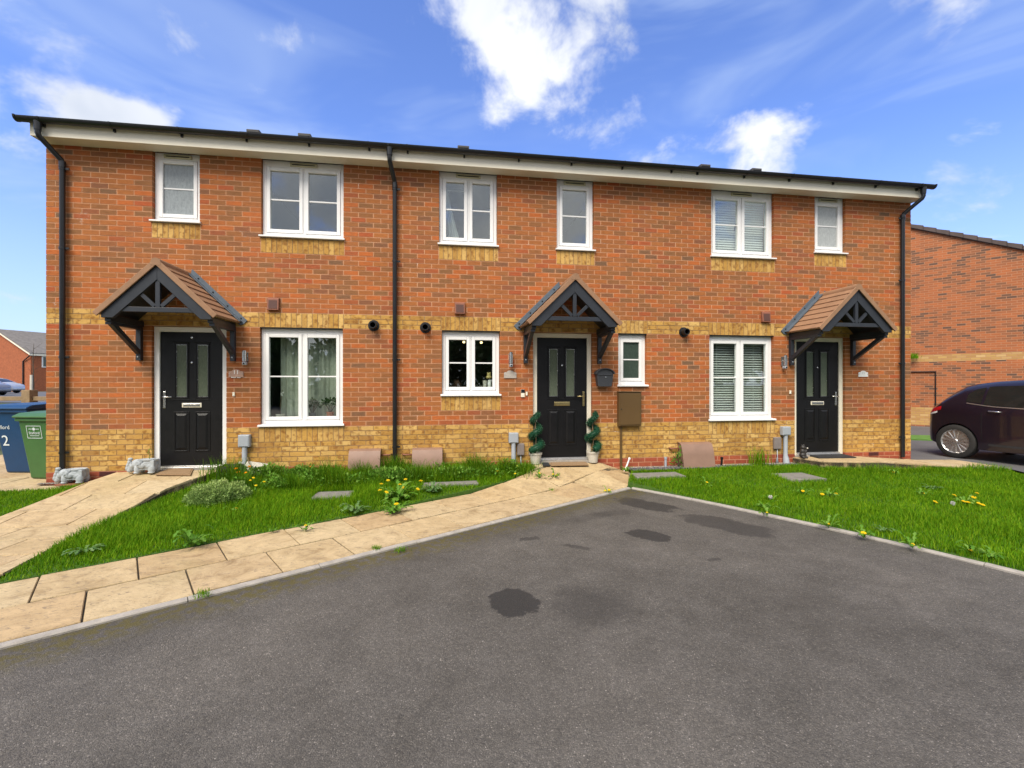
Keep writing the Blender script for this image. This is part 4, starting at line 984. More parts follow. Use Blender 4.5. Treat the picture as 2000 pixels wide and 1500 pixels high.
while s < c + .25:       # stepped verge tiles
    m = MB(); e = s + .345
    q = [(s, gz(s) + .02), (e, gz(e) + .02), (e, gz(e) + .175), (s, gz(s) + .135)]
    vs = [gp(u, -.085, z) for u, z in q] + [gp(u, .25, z) for u, z in q]
    m.add(vs, [(0, 1, 2, 3), (7, 6, 5, 4)] + [(k, k + 4, (k + 1) % 4 + 4, (k + 1) % 4) for k in range(4)]); m.build('verge_tile', M_RT2, rfo); s += .325
m = MB(); r_ = [gp(-1.2, -.03, 0), gp(.62, -.03, 0), gp(.62, -.03, 0)]
z1 = 1.56 + 24 / 57.; m.tube([(r_[0][0], r_[0][1], z1), (r_[1][0], r_[1][1], z1), (r_[1][0], r_[1][1], .25)], .022, 8); m.build('wall_cable', M_BLK, nb)

# ------------------------------------------------------------------ far houses at the left
def far_house(name, label, c0, gdir, wdir, gw, ln, ze, slope, zb, wallmat, roofmat, fascia=M_UPVC2):
    """gable of width gw along gdir from corner c0, body ln along wdir"""
    h = thing(name, label, 'house', (c0[0], c0[1], zb)); c0 = np.array(c0, float)
    def q(u, v, z): p = c0 + gdir * u + wdir * v; return (p[0], p[1], z)
    zr = ze + gw / 2 * slope
    m = MB(); m.add([q(0, 0, zb), q(gw, 0, zb), q(gw, 0, ze), q(gw / 2, 0, zr), q(0, 0, ze)], [(0, 1, 2, 3, 4)]); m.add([q(0, 0, zb), q(0, ln, zb), q(0, ln, ze), q(0, 0, ze)], [(0, 1, 2, 3)])
    m.add([q(gw, 0, zb), q(gw, ln, zb), q(gw, ln, ze), q(gw, 0, ze)], [(0, 1, 2, 3)]); m.add([q(0, ln, zb), q(gw, ln, zb), q(gw, ln, ze), q(gw / 2, ln, zr), q(0, ln, ze)], [(0, 1, 2, 3, 4)])
    m.build('wall', wallmat, h, fix=False)
    m = MB(); o = .25
    for s in (0, 1):
        u0 = -o if s == 0 else gw + o; z0 = ze - o * slope
        m.add([q(u0, -o, z0 + .12), q(gw / 2, -o, zr + .12), q(gw / 2, ln + o, zr + .12), q(u0, ln + o, z0 + .12), q(u0, -o, z0), q(gw / 2, -o, zr), q(gw / 2, ln + o, zr), q(u0, ln + o, z0)], [(0, 1, 2, 3), (7, 6, 5, 4), (0, 4, 5, 1), (3, 2, 6, 7), (0, 3, 7, 4)])
    rf = m.build('roof', roofmat, h)
    for s in (0, 1):
        u0 = -o if s == 0 else gw + o; z0 = ze - o * slope
        m = MB(); m.add([q(u0, -o - .02, z0 - .16), q(gw / 2, -o - .02, zr - .16), q(gw / 2, -o - .02, zr + .02), q(u0, -o - .02, z0 + .02), q(u0, -o + .02, z0 - .16), q(gw / 2, -o + .02, zr - .16), q(gw / 2, -o + .02, zr + .02), q(u0, -o + .02, z0 + .02)], [(0, 1, 2, 3), (4, 7, 6, 5), (0, 4, 5, 1), (2, 6, 7, 3)]); m.build('bargeboard', fascia, rf)
    m = MB(); m.add([q(-o - .02, -o, ze - o * slope - .2), q(-o - .02, ln + o, ze - o * slope - .2), q(-o - .02, ln + o, ze - o * slope + .02), q(-o - .02, -o, ze - o * slope + .02)], [(0, 1, 2, 3)]); m.build('fascia', fascia, rf, fix=False)
    return h, q
cA = W(60, 55); gA = -RT.copy(); wA = np.array([math.sin(TH + .35), math.cos(TH + .35), 0])
gA = np.array([-math.cos(TH + .1), math.sin(TH + .1), 0])
M_FB = pm('far_red_brick', (.34, .105, .045), .9, var=.2, scale=5, bump=.2)
M_FR = pm('far_grey_tile', (.17, .155, .14), .85, var=.2, scale=3); M_FR2 = pm('far_red_tile', (.30, .10, .07), .85, var=.25, scale=3)
far, qf = far_house('far_house', 'distant red brick house with grey tiled roof beyond parked cars', cA[:2].tolist() + [0], gA, wA, 9.0, 12., 5.35, .62, .4, M_FB, M_FR)
def fwin(v, w, z0, z1):
    p = lambda vv, z, o: tuple(np.array(qf(-o, vv, z)))
    m = MB(); m.add([p(v, z0, .05), p(v + w, z0, .05), p(v + w, z1, .05), p(v, z1, .05), p(v, z0, -.05), p(v + w, z0, -.05), p(v + w, z1, -.05), p(v, z1, -.05)], [(0, 1, 2, 3), (4, 7, 6, 5), (0, 4, 5, 1), (1, 5, 6, 2), (2, 6, 7, 3), (3, 7, 4, 0)]); o = m.build('window', M_UPVC, far)
    m = MB(); m.add([p(v + .12, z0 + .12, .06), p(v + w - .12, z0 + .12, .06), p(v + w - .12, z1 - .12, .06), p(v + .12, z1 - .12, .06)], [(0, 1, 2, 3)]); m.build('pane', M_FROSTD, o, fix=False)
fwin(1.0, 1.1, 3.6, 5.0); fwin(5.0, 1.1, 3.6, 5.0); fwin(4.2, .95, .6, 2.6); fwin(8.2, 1.2, 1.2, 2.6)
pq = [qf(.9, -.1, z) for z in (.5, 4.4)]; m = MB(); m.tube([(*pq[0][:2], .45), (*pq[1][:2], 4.3), (*qf(-.2, -.2, 0)[:2], 5.0)], .07, 8); m.build('downpipe', M_BLK, far)
cB = W(40, 78); far2, _ = far_house('far_house', 'most distant house, its red tiled roof showing behind the grey roof', cB[:2].tolist() + [0], np.array([-wA[0], -wA[1], 0]) * -1, RT, 9., 14., 4.9, .55, .4, M_FB, M_FR2)
# ------------------------------------------------------------------ wall-hung things
def gasbox(px0, px1, py0, py1, label, pipe):
    x0, x1 = P(px0, 800, -.02)[0], P(px1, 800, -.02)[0]; zt = P((px0 + px1) / 2, py0, -.03)[2]; zb = hl(8, -.15) - .03
    t = thing('gas_meter_box', label, 'meter box', ((x0 + x1) / 2, 0, zb), 0, 'half buried gas meter boxes along the wall')
    hh = zt - zb; N = 8
    N = 16; prof = [(-.002, zb), (-.002, zt), (-.03, zt)] + [(-.03 - .125 * math.sin(math.pi / 2 * min(1, k / 9)) - .075 * max(0, k - 3) / (N - 3), zt - hh * (.22 * (1 - math.cos(math.pi / 2 * min(1, k / 9))) + .78 * max(0, k - 4) / (N - 4) )) for k in range(1, N)] + [(-.23, zb)]
    MB().prism(prof, 'x', x0 + .012, x1 - .012).build('casing', M_GASB, t, smooth='auto')
    lid = [(p[0] - .006, p[1] + .005) for p in prof[1:-1]]; lid2 = [(p[0] + .001, p[1] + .0005) for p in prof[1:-1]]
    MB().prism(lid + lid2[::-1], 'x', x0, x1).build('lid', M_GASB, t, smooth='auto')
    xe = x1 if pipe > 0 else x0
    m = MB(); m.tube([(xe - pipe * .02, -.04, zt - .10), (xe + pipe * .13, -.04, zt - .10), (xe + pipe * .15, -.02, zt - .09), (xe + pipe * .15, .0, zt - .09)], .013, 8); m.build('pipe', M_TERR, t, smooth=True)
gasbox(684, 745, 877, 921, 'brown gas meter box on the left of the middle downpipe', 1)
gasbox(806, 864, 875, 921, 'brown gas meter box on the right of the middle downpipe', -1)
gasbox(1324, 1384, 864, 911, 'brown gas meter box standing on the gravel strip', -1)

def cable_box(px, py0, py1, label, w=.15, duct=True):
    p0, p1 = P(px, py0, -.05), P(px, py1, -.05); x = p0[0]; z1, z0 = p0[2], p1[2]
    zb = .13; t = thing('cable_entry_box', label, 'utility box', (x, 0, zb), 0, 'grey cable entry boxes')
    MB().box(x - w / 2, x + w / 2, -.085, -.001, z0, z1).build('box', M_GREYP, t, bevel=.010)
    MB().box(x - w / 2 + .014, x + w / 2 - .014, -.091, -.0855, z0 + .014, z1 - .014).build('cover', M_GREYP, t, bevel=.004)
    m = MB(); m.tube([(x, -.045, z0 - .001), (x, -.045, zb + .16), (x, -.055, zb + .10), (x, -.07, zb - .02)], [.036, .036, .05, .055], 12); m.build('duct', M_GREYP, t, smooth='auto')
cable_box(477.5, 849, 873, 'grey cable box behind the leaning pale board', .16)
cable_box(1003, 845, 865, 'grey cable box left of the left topiary', .155)
cable_box(1534.5, 833, 850, 'grey cable box left of the right house door', .16)
def phone_box(px0, px1, py0, py1, label):
    a, b = P(px0, py0, -.03), P(px1, py1, -.03); x0, x1, z1, z0 = a[0], b[0], a[2], b[2]
    t = thing('telecom_box', label, 'utility box', ((x0 + x1) / 2, 0, z0), 0, 'small telecom boxes')
    MB().box(x0, x1, -.055, -.001, z0, z1).build('casing', pm('telecom_grey', (.20, .17, .16), .55), t, bevel=.014)
    xm = (x0 + x1) / 2; MB().tube([(xm, -.03, z0), (xm + .004, -.03, .26), (xm - .006, -.03, .14)], [.008, .008, .03], 8).build('cable', M_GREYP, t, smooth=True)
phone_box(1010, 1024, 866, 889, 'small brownish telecom box beside the left topiary'); phone_box(1511, 1525, 854, 877, 'small brownish telecom box beside the right house cable box')
# brown electric meter cabinet
a, b = P(1209, 766, -.09), P(1253, 832, -.09); x0, x1, z1, z0 = a[0], b[0], a[2], b[2]
t = thing('electric_meter_cabinet', 'tall brown meter cabinet under the narrow window', 'meter cabinet', ((x0 + x1) / 2, 0, z0))
MB().box(x0, x1, -.085, -.001, z0, z1).build('casing', M_BROWN, t, bevel=.006)
MB().box(x0 + .022, x1 - .022, -.094, -.0855, z0 + .022, z1 - .022).build('door', M_BROWN, t, bevel=.004)
MB().box(x0 - .004, x1 + .004, -.10, -.001, z1 + .0005, z1 + .012).build('drip_cap', M_BROWN, t, bevel=.003)
MB().lathe([(0, -.100), (.010, -.099), (.011, -.094)], 12, (x0 + .04, 0, (z0 + z1) / 2), 'y').build('lock', M_BLK, t)
xd = P(1213, 870, -.02)[0]; MB().box(xd - .018, xd + .018, -.030, -.001, .13, z0 - .0005).build('conduit', M_BROWN, t, bevel=.004)
# letterbox
a, b = P(1165, 718, -.12), P(1200, 755, -.12); x0, x1, z1, z0 = a[0], b[0], a[2], b[2]; xm = (x0 + x1) / 2; ww = (x1 - x0) / 2
M_LB = pm('hammered_grey', (.045, .048, .056), .45, var=.12, scale=30, bump=.15)
t = thing('wall_letterbox', 'dark grey letterbox with arched lid on the wall beside the door', 'letterbox', (xm, 0, z0))
N = 10; zs = z1 - .10
body = [(xm - ww * .78, z0 + .02), (xm - ww * .70, z0), (xm + ww * .70, z0), (xm + ww * .78, z0 + .02), (xm + ww * .93, zs)] + [(xm + ww * .93 * math.cos(math.pi * k / N), zs + .078 * math.sin(math.pi * k / N)) for k in range(1, N)] + [(xm - ww * .93, zs)]
MB().prism(body, 'y', -.105, -.002).build('box', M_LB, t, bevel=.005)
lid = [(xm + ww * 1.06 * math.cos(math.pi * k / N), zs - .004 + .097 * math.sin(math.pi * k / N)) for k in range(N + 1)]; lid2 = [(xm + ww * .945 * math.cos(math.pi * k / N), zs - .004 + .083 * math.sin(math.pi * k / N)) for k in range(N + 1)]
MB().prism(lid + lid2[::-1], 'y', -.135, -.003).build('lid', M_LB, t)
MB().box(xm - ww * .80, xm + ww * .80, -.116, -.1055, zs - .028, zs - .012).build('slot_flap', M_LB, t, bevel=.004)
MB().lathe([(0, -.116), (.010, -.114), (.012, -.1055)], 12, (xm + .01, 0, zs - .06), 'y').build('lock', M_CHROME, t)
# wall lights
def walllight(px, py0, py1, label, off):
    a, b = P(px, py0, -.07), P(px, py1, -.07); x, z1, z0 = a[0], a[2], b[2]
    t = thing('wall_light', label, 'lamp', (x, 0, z0), 0, 'steel cylinder wall lights')
    MB().box(x - .03, x + .03, -.022, -.001, z0 + .055, z1 - .02).build('back_plate', M_CHROME, t, bevel=.004)
    MB().tube([(x, -.02, z0 + .13), (x, -.075, z0 + .13)], .014, 10).build('arm', M_CHROME, t, smooth=True)
    MB().lathe([(.024, z0 + .055), (.028, z0 + .058), (.028, z1), (.024, z1 + .003)], 20, (x, -.085, 0)).build('cylinder', M_CHROME, t, smooth='auto')
    m = MB(); m.box(x - .024, x + .024, -.11, -.03, z0, z0 + .05); m.build('sensor', M_GREYP, t, bevel=.01)
    MB().lathe([(0, -.118), (.012, -.116), (.014, -.109)], 12, (x, 0, z0 + .024), 'y').build('lens', M_BLK, t)
walllight(478, 685, 713, 'steel wall light right of the left door, above the 11 plaque', 1); walllight(998, 688, 717, 'steel wall light left of the middle door', 1); walllight(1533, 694, 720, 'steel wall light left of the right house door', 1)
# plaques
def plaque(px, py, w, hh, label, txt, mat, rows):
    p = P(px, py, -.012); x, z = p[0], p[2]; t = thing('house_number_plaque', label, 'plaque', (x, 0, z - hh / 2), 0, 'house number plaques')
    N = 8; top = [(x + w / 2 * math.cos(math.pi * (k / N)) * .55, z + hh * .28 + hh * .22 * math.sin(math.pi * k / N)) for k in range(N + 1)]
    prof = [(x - w / 2, z - hh / 2), (x + w / 2, z - hh / 2), (x + w / 2, z + hh * .22), (x + w * .38, z + hh * .28)] + top + [(x - w * .38, z + hh * .28), (x - w / 2, z + hh * .22)]
    MB().prism(prof, 'y', -.014, -.009).build('plate', mat, t)
    for s in (-1, 1): MB().lathe([(0, -.019), (.006, -.018), (.007, -.001)], 10, (x + s * w * .43, 0, z - hh * .05), 'y').build('fixing', M_CHROME, t)
    for (s, size, dz, mt) in rows: text(s, size, mt, t, Matrix.Translation((0, -.0148, hh / 2 + dz)) @ Matrix.Rotation(R(90), 4, 'X'))
M_ACRY = pm('clear_acrylic', (.42, .27, .21), .2, var=.2, scale=20); M_GHOST = pm('worn_grey_plate', (.40, .36, .32), .5, var=.08, scale=14); M_PALE = pm('faded_print', (.42, .44, .47), .5)
plaque(461, 729, .205, .115, 'clear plaque reading 11 beside the left door', '11', M_ACRY, [('11', .085, .012, M_WHITE)])
pl_ = P(461, 737, -.015)
m = MB()
for k in range(11):
    if k != 6: m.box(pl_[0] - .066 + k * .012, pl_[0] - .058 + k * .012, -.0162, -.0145, pl_[2] - .008, pl_[2] + (.008 if k in (0, 7) else .003))
m.build('small_print', M_WHITE, bpy.data.objects['house_number_plaque'])
plaque(996.5, 731, .205, .125, 'blank grey plaque under the middle wall light', '', M_GHOST, [])
plaque(1686, 730, .20, .112, 'white plaque with faded 13 on the right house', '13', M_WHITE, [('13', .055, .010, M_PALE)])
# bell pushes
def bell(px, py, w, hh, label, two=False):
    p = P(px, py, -.01); x, z = p[0], p[2]; t = thing('door_bell', label, 'doorbell', (x, 0, z - hh / 2), 0, 'bell pushes')
    MB().box(x - w / 2, x + w / 2, -.020, -.001, z - hh / 2, z + hh / 2).build('case', M_UPVC2, t, bevel=.004)
    if two: MB().box(x - w / 2 + .001, x + w / 2 - .001, -.0225, -.0205, z + .006, z + hh / 2 - .002).build('camera_face', M_BLK, t)
    MB().lathe([(0, -.0245), (.007, -.024), (.008, -.0205)], 12, (x, 0, z - hh * .25), 'y').build('button', M_WHITE, t)
bell(456.5, 770, .032, .062, 'small cream bell push beside the left door'); bell(1021, 768, .062, .13, 'black and white video doorbell beside the middle door', True); bell(1028.5, 769, .030, .062, 'small cream bell push next to the video doorbell'); bell(1543.5, 766, .032, .062, 'small cream bell push beside the right door')

# ------------------------------------------------------------------ mats
def mat_(name, label, pts, mt, hf, th=.016):
    q = [on(px, py, hf) for px, py in pts]; c = np.mean(q, axis=0); t = thing(name, label, 'doormat', tuple(c))
    a = [(p[0], p[1], hf(p[0], p[1]) + .004) for p in q]; b = [(p[0], p[1], hf(p[0], p[1]) + .004 + th) for p in q]
    m = MB(); m.add(a + b, [(0, 3, 2, 1), (4, 5, 6, 7), (0, 1, 5, 4), (1, 2, 6, 5), (2, 3, 7, 6), (3, 0, 4, 7)]); m.build('pile', mt, t, bevel=.004)
    ins = [(c[0] + (p[0] - c[0]) * .9, c[1] + (p[1] - c[1]) * .88, p[2] + .0) for p in b]
    m = MB(); m.add([(x, y, z - .002) for x, y, z in ins] + [(x, y, z + .004) for x, y, z in ins], [(4, 5, 6, 7), (0, 1, 5, 4), (1, 2, 6, 5), (2, 3, 7, 6), (3, 0, 4, 7)]); m.build('tread', mt, t)
mat_('door_mat', 'brown coir mat at the left door', [(302, 929), (372, 930), (378, 918), (330, 917)], M_MATBR, hp1)
mat_('door_mat', 'brown coir mat at the middle door', [(1076, 911), (1150, 910), (1140, 899), (1068, 900)], M_MATBR, hp2)
mat_('door_mat', 'black rubber mat showing beside the brown mat at the middle door', [(1060, 911), (1075, 911), (1067, 900), (1056, 900)], M_MATBK, hp2)
mat_('door_mat', 'black rubber mat at the right door', [(1600, 896), (1673, 895), (1640, 887), (1567, 888)], M_MATBK, lambda x, y: .245)

# ------------------------------------------------------------------ spiral topiary in pots
def leaf_cloud(centers, normals, size, rnds, aspect=1.8):
    """one small pointed leaf (4 verts) for each centre"""
    n = len(centers); d = rng.normal(size=(n, 3)); d += normals * 1.2; d /= np.linalg.norm(d, axis=1)[:, None]
    s = np.cross(d, rng.normal(size=(n, 3))); s /= np.linalg.norm(s, axis=1)[:, None]
    sz = size * rng.uniform(.7, 1.3, n)[:, None]
    a = centers; b = centers + d * sz * .5 + s * sz * .5 / aspect; c = centers + d * sz; e = centers + d * sz * .5 - s * sz * .5 / aspect
    return fast_mesh(np.stack([a, b, c, e], 1).reshape(-1, 3), np.arange(4 * n).reshape(n, 4), rnds)
def fast_mesh(V, Q, rnd, T3=None):
    me = bpy.data.meshes.new('leaves'); nq = len(Q); nt = 0 if T3 is None else len(T3)
    me.vertices.add(len(V)); me.vertices.foreach_set('co', np.asarray(V, 'f').ravel())
    me.loops.add(nq * 4 + nt * 3); li = np.asarray(Q, 'i').ravel(); ls = np.arange(nq) * 4; lt = np.full(nq, 4)
    if nt: li = np.concatenate([li, np.asarray(T3, 'i').ravel()]); ls = np.concatenate([ls, nq * 4 + np.arange(nt) * 3]); lt = np.concatenate([lt, np.full(nt, 3)])
    me.loops.foreach_set('vertex_index', li.astype('i'))
    me.polygons.add(nq + nt); me.polygons.foreach_set('loop_start', ls.astype('i')); me.polygons.foreach_set('loop_total', lt.astype('i'))
    me.update(calc_edges=True); a = me.attributes.new('rnd', 'FLOAT', 'FACE'); a.data.foreach_set('value', np.asarray(rnd, 'f')); return me
def mesh_obj(name, me, mat, parent=None):
    me.materials.append(mat); return link(bpy.data.objects.new(name, me), parent)
def topiary(px, py, label, ph, hand):
    b = on(px, py, hp2); t = thing('spiral_topiary', label, 'topiary', tuple(b), 0, 'potted spiral topiaries at the middle door')
    m = MB(); m.lathe([(.058, 0), (.075, .004), (.098, .155), (.108, .157), (.110, .188), (.100, .190), (.095, .17), (0.02, .168)], 28); m.build('pot', M_POT, t, world=False, smooth='auto')
    MB().lathe([(.0, .172), (.094, .172)], 20).build('soil', M_EARTH, t, world=False)
    m = MB(); m.tube([(0, 0, .17), (.01, .004, .4), (-.004, 0, .6), (.0, .005, .78)], [.010, .009, .008, .006], 8); m.build('stem', M_WOOD, t, world=False, smooth=True)
    turns = 2.35; H = .60; n = 9000; u = rng.uniform(0, 1, n) ** .9; a = ph + hand * u * turns * 2 * math.pi
    rad = .092 * (1 - .55 * u); tr = .075 * (1 - .38 * u)
    c = np.stack([rad * np.cos(a), rad * np.sin(a), .225 + u * H], 1)
    nn = rng.normal(size=(n, 3)); nn /= np.linalg.norm(nn, axis=1)[:, None]
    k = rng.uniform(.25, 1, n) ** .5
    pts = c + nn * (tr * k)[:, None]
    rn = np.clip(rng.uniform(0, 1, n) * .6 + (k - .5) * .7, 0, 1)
    mesh_obj('foliage', leaf_cloud(pts, nn, .014, rn), M_TOPI, t)
    uu = np.linspace(0, 1, 60); m = MB(); m.tube([(.092 * (1 - .55 * q) * math.cos(ph + hand * q * turns * 6.2832), .092 * (1 - .55 * q) * math.sin(ph + hand * q * turns * 6.2832), .225 + q * H) for q in uu], [.058 * (1 - .38 * q) for q in uu], 8); m.build('foliage_core', M_TOPI, t, world=False, smooth=True)
topiary(1046, 906, 'spiral topiary in a cream pot left of the middle door', 3.6, 1); topiary(1158, 903, 'spiral topiary in a cream pot right of the middle door', 4.6, 1)

# ------------------------------------------------------------------ elephant planters
def elephant(px, py, z, label, base, plant):
    p = P(px, py, -.15); t = thing('elephant_planter', label, 'planter', (p[0], -.15, z), 0, 'stone elephant planters')
    t.scale = (.80, .80, .86)
    B = [((.06, 0, .140), (.175, .115, .085), (0, 0, 0)), ((.06, 0, .175), (.165, .112, .055), (0, 0, 0)), ((.13, 0, .12), (.10, .112, .075), (0, 0, 0)),
         ((-.100, 0, .150), (.085, .090, .080), (0, .2, 0)), ((-.150, 0, .130), (.060, .070, .070), (0, .5, 0)),
         ((-.175, 0, .085), (.060, .052, .055), (0, .8, 0)), ((-.212, 0, .052), (.055, .042, .044), (0, 0, 0)), ((-.246, 0, .085), (.040, .038, .050), (0, .5, 0)), ((-.238, 0, .135), (.034, .036, .055), (0, .4, 0)), ((-.222, 0, .185), (.032, .034, .045), (0, .3, 0)), ((-.208, 0, .232), (.040, .038, .026), (0, 0, 0)),
         ((-.055, -.070, .070), (.052, .046, .080), (0, 0, 0)), ((-.055, .070, .070), (.052, .046, .080), (0, 0, 0)), ((.175, -.068, .070), (.058, .048, .080), (0, 0, 0)), ((.175, .068, .070), (.058, .048, .080), (0, 0, 0)),
         ((-.065, -.075, .016), (.050, .044, .018), (0, 0, 0)), ((.170, -.072, .016), (.058, .046, .018), (0, 0, 0)),
         ((.000, -.108, .155), (.080, .016, .055), (0, .6, .05)), ((.000, .108, .155), (.080, .016, .055), (0, .6, -.05)), ((.04, -.112, .135), (.045, .014, .045), (0, .5, 0))]
    bd = blob(B, .006, M_STONE, 'body', t, 3, [((.080, 0, .135), (.28, .18, .160))])
    # flat rim of the planter and its soil
    m = MB(); N = 28
    prof = [(.165, .195), (.178, .205), (.180, .228), (.166, .230), (.158, .220), (.150, .206)]
    vs = []; fs = []
    for r, h in prof:
        for k in range(N): a = 2 * math.pi * k / N; vs.append((.075 + r * 1.0 * math.cos(a) * .92, r * .60 * math.sin(a), h))
    for i in range(len(prof) - 1):
        for k in range(N): fs.append((i * N + k, i * N + (k + 1) % N, (i + 1) * N + (k + 1) % N, (i + 1) * N + k))
    m.add(vs, fs); m.build('rim', M_STONE, t, world=False, smooth='auto')
    m = MB(); m.add([(.075 + .165 * .92 * math.cos(2 * math.pi * k / N), .165 * .6 * math.sin(2 * math.pi * k / N), .214) for k in range(N)], [list(range(N))]); m.build('soil', M_EARTH, t, world=False, fix=False)
    for k in range(3): # ear folds
        m = MB(); m.tube([(.055 - .02 * k, -.112, .215), (.02 - .025 * k, -.126, .17 - .012 * k), (.03 - .01 * k, -.122, .125 + .01 * k), (.075 - .03 * k, -.108, .115 + .03 * k)], .0065, 6); m.build('ear_fold', M_STONE, t, world=False, smooth=True)
    m = MB(); m.lathe([(0, -.009), (.008, -.006), (.009, .004)], 10, (-.155, -.078, .185), 'y'); m.build('eye', M_STONE, t, world=False)
    if plant:
        m = MB(); m.tube([(.10, 0, .22), (.11, .0, .30), (.09, 0, .36), (.12, 0, .40)], [.005, .004, .003, .002], 6); m.build('twig', M_BARK, t, world=False, smooth=True)
        n = 26; c = np.stack([rng.uniform(.07, .14, n), rng.normal(0, .02, n), rng.uniform(.24, .38, n)], 1); mesh_obj('leaf', leaf_cloud(c, np.tile([0, 0, 1.], (n, 1)), .03, rng.uniform(0, 1, n)), M_LEAF, t)
    if base:
        q = thing('terracotta_tile', 'thin terracotta tile under the lower elephant planter', 'tile', (p[0] + .03, -.14, z - .022)); MB().box(-.17, .22, -.11, .11, 0, .0215).build('slab', M_TERR, q, world=False, bevel=.003)
elephant(140, 944, .175, 'grey elephant planter near the house corner, set on a tile', True, False)
elephant(280, 921, .288, 'grey elephant planter against the left door frame', False, True)

# ------------------------------------------------------------------ dark planter and leaning board
p = on(430, 925, hl); t = thing('square_planter', 'dark square planter half hidden in grass by the left door', 'planter', (2.52, -.22, hl(2.5, -.2)))
M_DKP = pm('dark_planter', (.05, .045, .042), .6, var=.2)
m = MB(); w = .13
for (a, b, c, d) in ((-w, w, -w, -w + .015), (-w, w, w - .015, w), (-w, -w + .015, -w + .015, w - .015), (w - .015, w, -w + .015, w - .015)): m.box(a, b, c, d, 0, .24)
m.build('side', M_DKP, t, world=False, bevel=.003); MB().box(-w + .016, w - .016, -w + .016, w - .016, .0, .20).build('soil', M_EARTH, t, world=False)
x0 = P(458, 900, -.1)[0]; x1 = P(521, 900, -.1)[0]
t = thing('leaning_board', 'pale board leaning on the wall under the grey cable box', 'board', ((x0 + x1) / 2, -.12, .12))
m = MB(); hw = (x1 - x0) / 2
Mx = Matrix.Rotation(R(-14), 4, 'X') @ Matrix.Rotation(R(5), 4, 'Y')
m.M = Mx; m.prism([(-hw, 0), (hw * .82, 0), (hw, .265), (-hw * .2, .285), (-hw * .95, .27)], 'y', -.012, .012); m.build('sheet', M_BOARD, t, world=False, bevel=.002)
m = MB(); m.tube([(-.02, .02, .25), (-.05, .035, .345)], .008, 8); m.build('stick', M_WOOD, t, world=False)

# ------------------------------------------------------------------ white pipes, small figurine at the right
def stub(px0, py0, px1, py1, label, r, mt, y=-.12):
    a, b = P(px0, py0, y), P(px1, py1, y); t = thing('pipe_stub', label, 'pipe', (b[0], b[1], .12))
    MB().tube([tuple(a), tuple(b), (b[0] - (a[0] - b[0]) * .3, y, .10)], r, 12).build('pipe', mt, t, smooth='auto')
    d = (a - b) / np.linalg.norm(a - b); MB().tube([tuple(a - d * .03), tuple(a + d * .004)], r + .006, 12).build('collar', mt, t, smooth='auto')
stub(1230, 894, 1222, 916, 'slanting white waste pipe at the foot of the brown conduit', .014, M_UPVC); stub(1300, 893, 1300, 915, 'upright grey pipe left of the gravel strip gas box', .020, M_GREYP); stub(1410, 893, 1409, 913, 'dark upright pipe right of the gravel strip gas box', .018, M_BLK)
p = P(1568, 889, -.16); p[2] = .247; t = thing('garden_figurine', 'small black figurine with pale snout by the right door', 'figurine', tuple(p))
M_FIG = pm('black_resin', (.022, .019, .017), .5, var=.3, scale=30, bump=.2)
blob([((0, 0, .055), (.060, .055, .055), (0, 0, 0)), ((0, 0, .115), (.050, .045, .060), (0, 0, 0)), ((.004, 0, .185), (.042, .042, .042), (0, 0, 0)), ((.035, -.02, .180), (.028, .020, .016), (0, 0, 0)), ((-.02, -.035, .02), (.03, .04, .02), (0, 0, 0)), ((.03, -.04, .02), (.03, .04, .02), (0, 0, 0)), ((.03, -.03, .11), (.02, .02, .05), (0, .4, 0)), ((-.02, .0, .225), (.014, .012, .02), (0, 0, 0)), ((.02, .0, .228), (.014, .012, .02), (0, 0, 0))], .006, M_FIG, 'body', t, 3)
blob([((.062, -.032, .178), (.016, .014, .012), (0, 0, 0))], .003, M_BOARD, 'snout', t, 1)

# ------------------------------------------------------------------ inspection covers in the grass
def cover(px, py, w, d, label, rot=0., hf=hl, dz=.018):
    p = on(px, py, hf, .0); t = thing('inspection_cover', label, 'drain cover', (p[0], p[1], hf(p[0], p[1]) - .03), rot)
    MB().box(-w / 2, w / 2, -d / 2, d / 2, 0, .03 + dz).build('frame', M_CONCG, t, world=False, bevel=.006); MB().box(-w / 2 + .06, w / 2 - .06, -d / 2 + .06, d / 2 - .06, .02, .034 + dz).build('lid', M_CONCG, t, world=False, bevel=.004)
    return (p[0], p[1], w / 2, d / 2, rot)
COVERS = [cover(652, 968, .50, .36, 'grey cover in the grass below the left living room window'), cover(880, 946, .80, .22, 'long grey edging slab in the grass below the kitchen window', R(3)),
          cover(1556, 932, .62, .50, 'round edged grey cover in the right lawn in front of the ramp'), cover(1283, 929, .80, .34, 'grey cover at the near end of the gravel strip'), cover(1905, 914, 1.0, .22, 'flat grey cover at the far edge of the right lawn', R(-8))]

